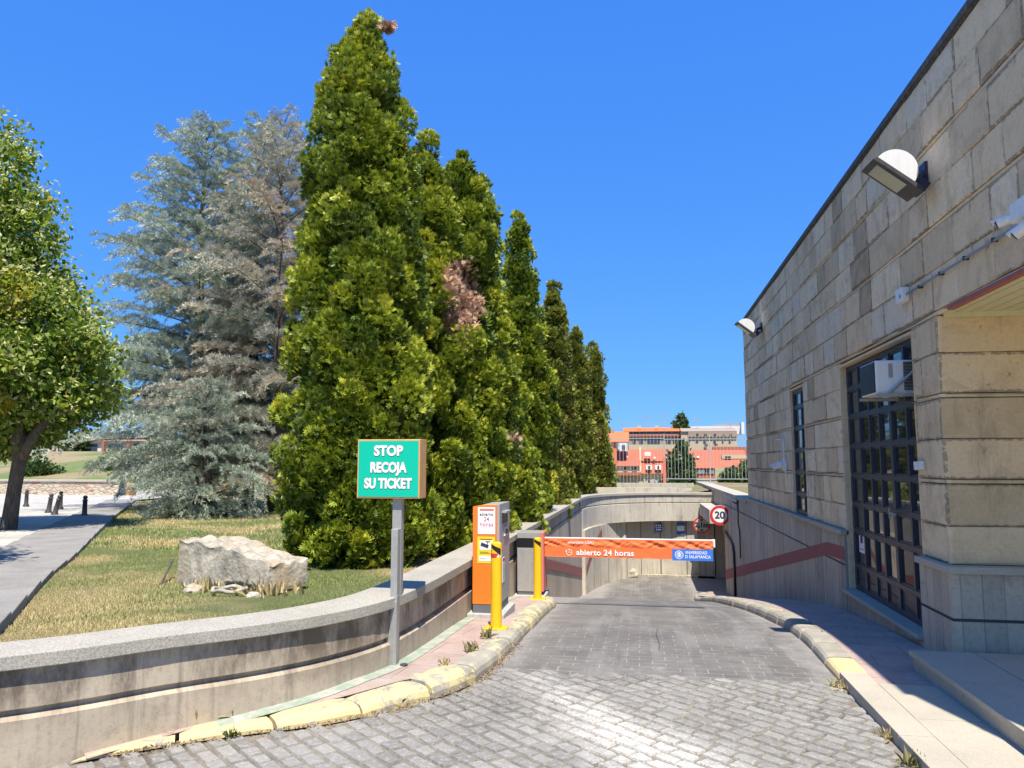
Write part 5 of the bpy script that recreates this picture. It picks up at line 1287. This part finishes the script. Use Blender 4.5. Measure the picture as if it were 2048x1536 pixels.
# banner
m = MB(); P = []; nx_, nz_ = 170, 22
for i in range(nx_+1):
    u = i/nx_; x = bx0+.005+(bx1-bx0-.012)*u; row = []
    for j in range(nz_+1):
        v = j/nz_; z = .598-v*(.598-.452)
        wr = .013*mnoise.noise((x*7+z*14, z*9, 2))+.009*mnoise.noise((x*17-z*22, z*10, 5)); amp = math.sin(math.pi*min(1, v))*1.0
        row.append((x, 11.600-.006+wr*amp*1.6, z))
    P.append(row)
m.grid(P); obj('banner_top', m, M['flag_orange'], br_, smooth=True)
m = MB(); P = []
for i in range(nx_+1):
    u = i/nx_; x = bx0+.005+(bx1-bx0-.60)*u; zl = .322+.006*mnoise.noise((x*6, 0, 0)); row = []
    for j in range(9):
        v = j/8; row.append((x, 11.590+.004*mnoise.noise((x*8, v*2, 4))*v, .470+(zl-.470)*v))
    P.append(row)
m.grid(P); obj('banner', m, M['flag_orange'], br_, smooth=True)
bl0 = bx0+.005+(bx1-bx0-.60)
m = MB(); m.box(bl0, bx1-.007, 11.580, 11.584, .305, .472); obj('blue_panel', m, M['flag_blue'], br_)
text('lettering', 'abierto 24 horas', .118, (-1.0, 11.583, .392), (1, 0, 0), (0, 0, 1), M['white_ink'], br_, .0028, 1.02, 'LEFT', depth=.0006, space=1.06)
text('small_lettering', 'universitario (USAL)', .060, (-1.13, 11.575, .545), (1, 0, 0), (0, 0, 1), M['white_ink'], br_, .0006, .80, 'LEFT', depth=.0006)
def ring(mb, cx, cz, r, w, y, n=32, a0=0, a1=6.28318):
    P = []
    for k in range(n+1):
        a = a0+(a1-a0)*k/n; P.append([(cx+(r-w)*math.cos(a), y, cz+(r-w)*math.sin(a)), (cx+r*math.cos(a), y, cz+r*math.sin(a))])
    mb.grid(P); return mb
m = MB(); ring(m, -1.11, .393, .046, .008, 11.5825, a0=2.7, a1=2.7+5.7); m.box(-1.114, -1.107, 11.582, 11.583, .392, .418); m.box(-1.114, -1.092, 11.582, 11.583, .386, .392); m.prism([(-1.165, 11.582, .405), (-1.14, 11.582, .40), (-1.158, 11.582, .43)], (0, .001, 0)); obj('clock_mark', m, M['white_ink'], br_)
ex = bl0+.10; ez = .39
m = MB(); ring(m, ex, ez, .062, .006, 11.5785); ring(m, ex, ez, .047, .004, 11.5785)
m.prism([(ex-.026, 11.578, ez-.028), (ex+.026, 11.578, ez-.028), (ex+.02, 11.578, ez-.006), (ex-.02, 11.578, ez-.006)], (0, .0008, 0)); m.box(ex-.03, ex-.018, 11.578, 11.579, ez-.002, ez+.02); m.box(ex+.018, ex+.03, 11.578, 11.579, ez-.002, ez+.02); m.box(ex-.010, ex+.010, 11.578, 11.579, ez-.002, ez+.026); m.box(ex-.018, ex+.018, 11.578, 11.579, ez+.028, ez+.036)
for k in range(22):
    a = k*6.28318/22; m.box(ex+.0545*math.cos(a)-.002, ex+.0545*math.cos(a)+.002, 11.578, 11.579, ez+.0545*math.sin(a)-.002, ez+.0545*math.sin(a)+.002)
obj('emblem', m, M['white_ink'], br_)
text('panel_lettering', 'VNiVERSiDAD', .062, (bl0+.185, 11.579, .422), (1, 0, 0), (0, 0, 1), M['white_ink'], br_, .0006, .84, 'LEFT', depth=.0006)
text('panel_lettering', 'D SALAMANCA', .062, (bl0+.185, 11.579, .362), (1, 0, 0), (0, 0, 1), M['white_ink'], br_, .0006, .86, 'LEFT', depth=.0006)

# ------------------------------------------------------------------ railings
def fence(x0, x1, y, z0, z1, lab, posts, sp=.145, y1=None):
    o = thing('railing', ((x0+x1)/2, y, z0), lab, 'railing', 'white metal railings behind the ramp'); y1 = y if y1 is None else y1
    m = MB(); n = int((x1-x0)/sp)
    for k in range(n+1):
        x = x0+(x1-x0)*k/n; yy = y+(y1-y)*k/n; m.box(x-.008, x+.008, yy-.008, yy+.008, z0+.1, z1)
    obj('bars', m, M['galvw'], o)
    m = MB()
    for z in (z0+.1, z1-.22): m.prism([(x0, y-.02, z), (x0, y+.02, z), (x0, y+.02, z+.035), (x0, y-.02, z+.035)], (x1-x0, y1-y, 0))
    obj('rail', m, M['galvw'], o)
    for f in posts:
        x = x0+(x1-x0)*f; yy = y+(y1-y)*f; m = MB(); m.box(x-.022, x+.022, yy-.022, yy+.022, z0-.2, z1); obj('post', m, M['galvw'], o, bev=.004)
M['galvw'] = paint('pale_grey_railing_paint', (.36, .38, .40), .45, dirt=.2)
fence(-1.55, 1.0, 34, .55, 3.02, 'tall white railings between the thujas and the orange post', [0, .08, 1])
fence(1.0, 4.9, 34, .92, 2.98, 'tall white railings between the orange post and the stone building', [.5, 1.0])
po = MB(); po.box(.92, 1.05, 33.85, 33.98, .45, 1.95); tag(obj('orange_post', po, M['salmon'], bev=.006), 'thin faded orange red post standing in front of the railings', 'post')
m = MB(); m.box(-2.4, 2.0, 31.5, 31.8, .5, .72); m.box(-2.4, 2.2, 33.4, 33.7, .5, .86); tag(obj('low_kerb_wall', m, M['concrete']), 'low grey concrete kerb wall at the foot of the railings', 'wall')

# ------------------------------------------------------------------ houses far beyond
def hX(u, d): return (-4.77+.0606*(u-1205))*d/95
def hZ(v, d): return 1.75+(6.26-.0624*(v-853)-1.75)*d/95
def pnt(c, name): return paint(name, c, .85, dirt=.25, scale=.8)
M['terra'] = pnt((.42, .12, .065), 'terracotta_render'); M['terra2'] = pnt((.60, .21, .08), 'orange_render'); M['creamr'] = pnt((.52, .43, .28), 'cream_render')
M['rooforange'] = pnt((.75, .17, .05), 'orange_roof_tiles'); M['taupe'] = pnt((.34, .27, .215), 'taupe_roof'); M['brownr'] = pnt((.33, .25, .19), 'brown_render'); M['whiter'] = pnt((.62, .62, .62), 'white_render')
M['winfar'] = G('far_window', .1).col((.05, .06, .08)).done(); M['gate'] = pnt((.50, .53, .56), 'pale_gate')
def blk(mb, u0, u1, v0, v1, d, dep=6): mb.box(hX(u0, d), hX(u1, d), d, d+dep, hZ(v1, d), hZ(v0, d)); return mb
def wins(parent, rects, d, mat='winfar', name='window', dep=.06):
    for (u0, u1, v0, v1) in rects:
        m = MB(); blk(m, u0, u1, v0, v1, d-dep, dep+.05); w = obj(name, m, M[mat], parent)
        if u1-u0 > 3 and name == 'window':
            f = MB(); blk(f, u0-.5, u1+.5, v1, v1+.5, d-dep-.08, .3); obj('sill', f, M['creamr'], w)
def zz(u, v): return 1180+u/6.0235, 820+v/6.0235
def zr(*r): u0, u1, v0, v1 = r; a = zz(u0, v0); b = zz(u1, v1); return (a[0], b[0], a[1], b[1])
def house(name, label, u, v, d): return thing(name, (hX(u, d), d, hZ(v, d)), label, 'house', 'terraced houses beyond the railings')
# A long upper house
A = house('upper_house', 'long upper house with bright orange roof and a glazed strip', 1300, 900, 108); d = 108
m = MB(); blk(m, *zr(440, 1085, 262, 480), d); obj('wall', m, M['brownr'], A)
m = MB(); blk(m, *zr(470, 1085, 420, 480), d-.3, .25); obj('cream_base', m, M['creamr'], A)
m = MB(); u0, u1, v0, v1 = zr(405, 1095, 203, 262)
m.add([(hX(u0, d), d-.25, hZ(v1, d)), (hX(u1, d), d-.25, hZ(v1, d)), (hX(u1, d), d+4, hZ(v0, d)), (hX(u0, d), d+4, hZ(v0, d)), (hX(u0, d), d+4, hZ(v1, d)), (hX(u1, d), d+4, hZ(v1, d))], [(0, 1, 2, 3), (0, 3, 4), (1, 5, 2), (0, 4, 5, 1), (3, 2, 5, 4)]); obj('roof', m, M['rooforange'], A)
wins(A, [zr(460+i*78, 460+i*78+62, 266, 298) for i in range(8)], d)
m = MB(); blk(m, *zr(450, 1090, 302, 322), d-.3, .3); obj('balcony_ledge', m, M['terra'], A)
wins(A, [zr(520, 555, 360, 425), zr(600, 645, 360, 425), zr(700, 850, 350, 430), zr(930, 985, 365, 425), zr(1010, 1065, 365, 425)], d)
m = MB(); blk(m, *zr(580, 625, 193, 218), d+1, .6); obj('chimney', m, M['creamr'], A); m = MB(); blk(m, *zr(795, 840, 193, 218), d+1, .6); obj('chimney', m, M['creamr'], A)
# B right upper house
B = house('upper_house', 'upper house with taupe roof right of the dark distant tree', 1420, 900, 106); d = 106
m = MB(); blk(m, *zr(1110, 1770, 265, 500), d); obj('wall', m, M['creamr'], B); m = MB(); blk(m, *zr(1195, 1770, 268, 330), d-.3, .28); obj('upper_wall', m, M['brownr'], B)
m = MB(); u0, u1, v0, v1 = zr(1110, 1775, 212, 266)
m.add([(hX(u0, d), d-.25, hZ(v1, d)), (hX(u1, d), d-.25, hZ(v1, d)), (hX(u1, d), d+4, hZ(v0, d)), (hX(u0, d), d+4, hZ(v0, d)), (hX(u0, d), d+4, hZ(v1, d)), (hX(u1, d), d+4, hZ(v1, d))], [(0, 1, 2, 3), (0, 3, 4), (1, 5, 2), (0, 4, 5, 1), (3, 2, 5, 4)]); obj('roof', m, M['taupe'], B)
wins(B, [zr(*r) for r in [(1290, 1320, 292, 330), (1385, 1415, 296, 335), (1500, 1530, 296, 335), (1605, 1625, 300, 335), (1685, 1710, 300, 335), (1385, 1420, 410, 450), (1500, 1540, 410, 440)]], d-.3)
# C terracotta middle
Cc = house('terracotta_house', 'terracotta house with sloping roof and white dormers left of the green tree', 1290, 960, 97); d = 97
def slope(mb, r, d, rise=3): u0, u1, v0, v1 = r; mb.add([(hX(u0, d), d, hZ(v1, d)), (hX(u1, d), d, hZ(v1, d)), (hX(u1, d), d+rise, hZ(v0, d)), (hX(u0, d), d+rise, hZ(v0, d)), (hX(u0, d), d+rise, hZ(v1, d)), (hX(u1, d), d+rise, hZ(v1, d))], [(0, 1, 2, 3), (0, 3, 4), (1, 5, 2), (0, 4, 5, 1), (3, 2, 5, 4)]); return mb
obj('wall', blk(MB(), *zr(230, 950, 760, 930), d+.5, 6), M['creamr'], Cc)
obj('roof', slope(MB(), zr(310, 1040, 470, 765), d, 4), M['terra'], Cc)
for (a_, b_) in ((600, 618), (335, 350), (1020, 1040)):
    q = MB(); u0, u1, v0, v1 = zr(a_, b_, 470, 765); q.prism([(hX(u0, d), d-.05, hZ(v1, d)+.12), (hX(u1, d), d-.05, hZ(v1, d)+.12), (hX(u1, d), d+4, hZ(v0, d)+.14), (hX(u0, d), d+4, hZ(v0, d)+.14)], (0, 0, .16)); obj('party_wall', q, M['creamr'], Cc)
q = MB(); blk(q, *zr(310, 1040, 610, 618), d+1.6, .5); obj('eaves', q, M['terra2'], Cc)
wins(Cc, [zr(665, 740, 508, 552), zr(435, 460, 555, 575), zr(770, 795, 565, 585), zr(905, 930, 560, 585), zr(920, 945, 530, 550)], d+2.0, 'sheet', 'dormer', .9)
wins(Cc, [zr(680, 750, 665, 720), zr(790, 862, 665, 720)], d+.8, 'sheet', 'dormer', .9); wins(Cc, [zr(705, 728, 672, 715), zr(815, 838, 672, 715)], d-.15)
wins(Cc, [zr(680, 860, 830, 925)], d+.45, 'gate', 'gate'); wins(Cc, [zr(700, 725, 845, 925), zr(760, 785, 845, 925), zr(815, 840, 845, 925)], d+.3)
wins(Cc, [zr(375, 560, 815, 925)], d+.45, 'gate', 'gate')
for k in range(6):
    q = MB(); blk(q, *zr(330+k*105, 350+k*105, 830, 930), d+.1, .3); obj('pillar', q, M['creamr'], Cc)
# E small beige bay
E_ = house('small_bay_house', 'small cream bay with two windows and an orange band in front of the terracotta house', 1256, 945, 94); d = 94
obj('wall', blk(MB(), *zr(328, 600, 672, 790), d, 3), M['creamr'], E_); obj('roof', slope(MB(), zr(322, 608, 600, 675), d-.3, 3), M['terra'], E_); obj('band', blk(MB(), *zr(326, 602, 752, 786), d-.1, .08), M['terra'], E_)
wins(E_, [zr(400, 450, 690, 725), zr(510, 562, 690, 725)], d)
# F orange left
Ff = house('orange_house', 'bright orange house with stepped roofs beside the last thuja', 1215, 950, 96); d = 96
obj('wall', blk(MB(), *zr(60, 320, 385, 760), d, 5), M['terra2'], Ff); obj('roof', slope(MB(), zr(60, 470, 250, 385), d-.4, 4), M['rooforange'], Ff)
obj('white_bay', blk(MB(), *zr(355, 455, 400, 498), d-.5, 2), M['whiter'], Ff); wins(Ff, [zr(388, 425, 425, 485)], d-.5); wins(Ff, [zr(160, 205, 325, 350), zr(165, 205, 540, 600)], d, 'whiter', 'window'); wins(Ff, [zr(150, 300, 770, 880)], d-.2, 'gate', 'gate')
wins(Ff, [zr(258, 275, 440, 458)], d, 'whiter')
obj('chimney', blk(MB(), *zr(245, 295, 232, 290), d+3, 1), M['brownr'], Ff)
# D terracotta right
Dd = house('terracotta_house', 'terracotta house with long sloping roof right of the green tree', 1430, 950, 98); d = 98
obj('wall', blk(MB(), *zr(1270, 1500, 700, 820), d, 5), M['terra'], Dd); obj('roof', slope(MB(), zr(1190, 1900, 480, 700), d-.4, 4), M['terra'], Dd)
q = MB(); blk(q, *zr(1190, 1900, 600, 608), d+1.4, .5); obj('eaves', q, M['terra2'], Dd)
obj('upper_wall', blk(MB(), *zr(1480, 1900, 450, 560), d+4, 1), M['terra'], Dd); obj('terrace', blk(MB(), *zr(1585, 1870, 545, 590), d+1.4, 1), M['creamr'], Dd); wins(Dd, [zr(1625, 1690, 560, 585)], d+1.35)
wins(Dd, [zr(1290, 1320, 558, 582)], d+2.2, 'sheet', 'dormer', .9); wins(Dd, [zr(1295, 1380, 722, 760), zr(1430, 1490, 722, 760)], d, 'sheet', 'window'); wins(Dd, [zr(1385, 1418, 718, 755)], d)
# G white block behind
Gg = house('white_block', 'white and grey block behind the taupe roof', 1430, 860, 135); d = 135
m = MB(); blk(m, *zr(1205, 1830, 205, 300), d, 8); obj('wall', m, M['whiter'], Gg); m = MB(); u0, u1, v0, v1 = zr(1450, 1830, 178, 205)
m.add([(hX(u0, d), d, hZ(v1, d)), (hX(u0+14, d), d, hZ(v0, d)), (hX(u1, d), d, hZ(v0, d)), (hX(u1, d), d, hZ(v1, d))]+[(hX(u0, d), d+8, hZ(v1, d)), (hX(u0+14, d), d+8, hZ(v0, d)), (hX(u1, d), d+8, hZ(v0, d)), (hX(u1, d), d+8, hZ(v1, d))], [(0, 1, 2, 3), (4, 5, 6, 7), (0, 1, 5, 4), (1, 2, 6, 5), (2, 3, 7, 6)]); obj('roof', m, pnt((.33, .37, .43), 'slate_grey'), Gg)
obj('tower', blk(MB(), *zr(1825, 1860, 160, 300), d-1, 3), M['whiter'], Gg)
labs = ['short rooftop aerial left of the long orange roof', 'tall thin mast above the orange roof, left of the pair', 'tallest aerial with crossbars left of the distant tree', 'thin mast above the taupe roof', 'aerial near the white tower']
for (u, v0, v1), lb in zip([(395, 125, 190), (693, 60, 205), (920, 40, 205), (1303, 80, 200), (1695, 120, 190)], labs):
    a = zz(u, v0); b = zz(u, v1); d = 109; m = MB(); x = hX(a[0], d); m.box(x-.035, x+.035, d, d+.07, hZ(b[1], d)-1, hZ(a[1], d))
    zt_ = hZ(a[1], d)
    for k in range(2): m.box(x-.7+.15*k, x+.7-.15*k, d, d+.05, zt_-.3-.45*k, zt_-.25-.45*k)
    tag(obj('rooftop_aerial', m, M['galv']), lb, 'aerial', 'aerials on the far roofs')
# far left low building on the bank
L1 = thing('low_building', (-90, 100, 3), 'long low white and red building on top of the grassy bank', 'building')
m = MB(); m.box(-100, -62, 100, 106, 2.2, 4.9); obj('wall', m, M['whiter'], L1); m = MB(); m.box(-101, -61, 99.5, 106.5, 4.9, 5.5); obj('roof', m, pnt((.55, .36, .28), 'pinkish_roof'), L1)
for k in range(9):
    m = MB(); m.box(-99+k*4.2, -96.6+k*4.2, 99.9, 100.1, 3.1, 4.5); obj('window', m, M['winfar'], L1)
m = MB()
for k in range(10): m.box(-99.6+k*4.2, -99.2+k*4.2, 99.3, 99.6, 2.5, 4.9)
obj('colonnade', m, M['terra'], L1)
print('polys', sum(len(o.data.polygons) for o in scene.objects if o.type == 'MESH'))
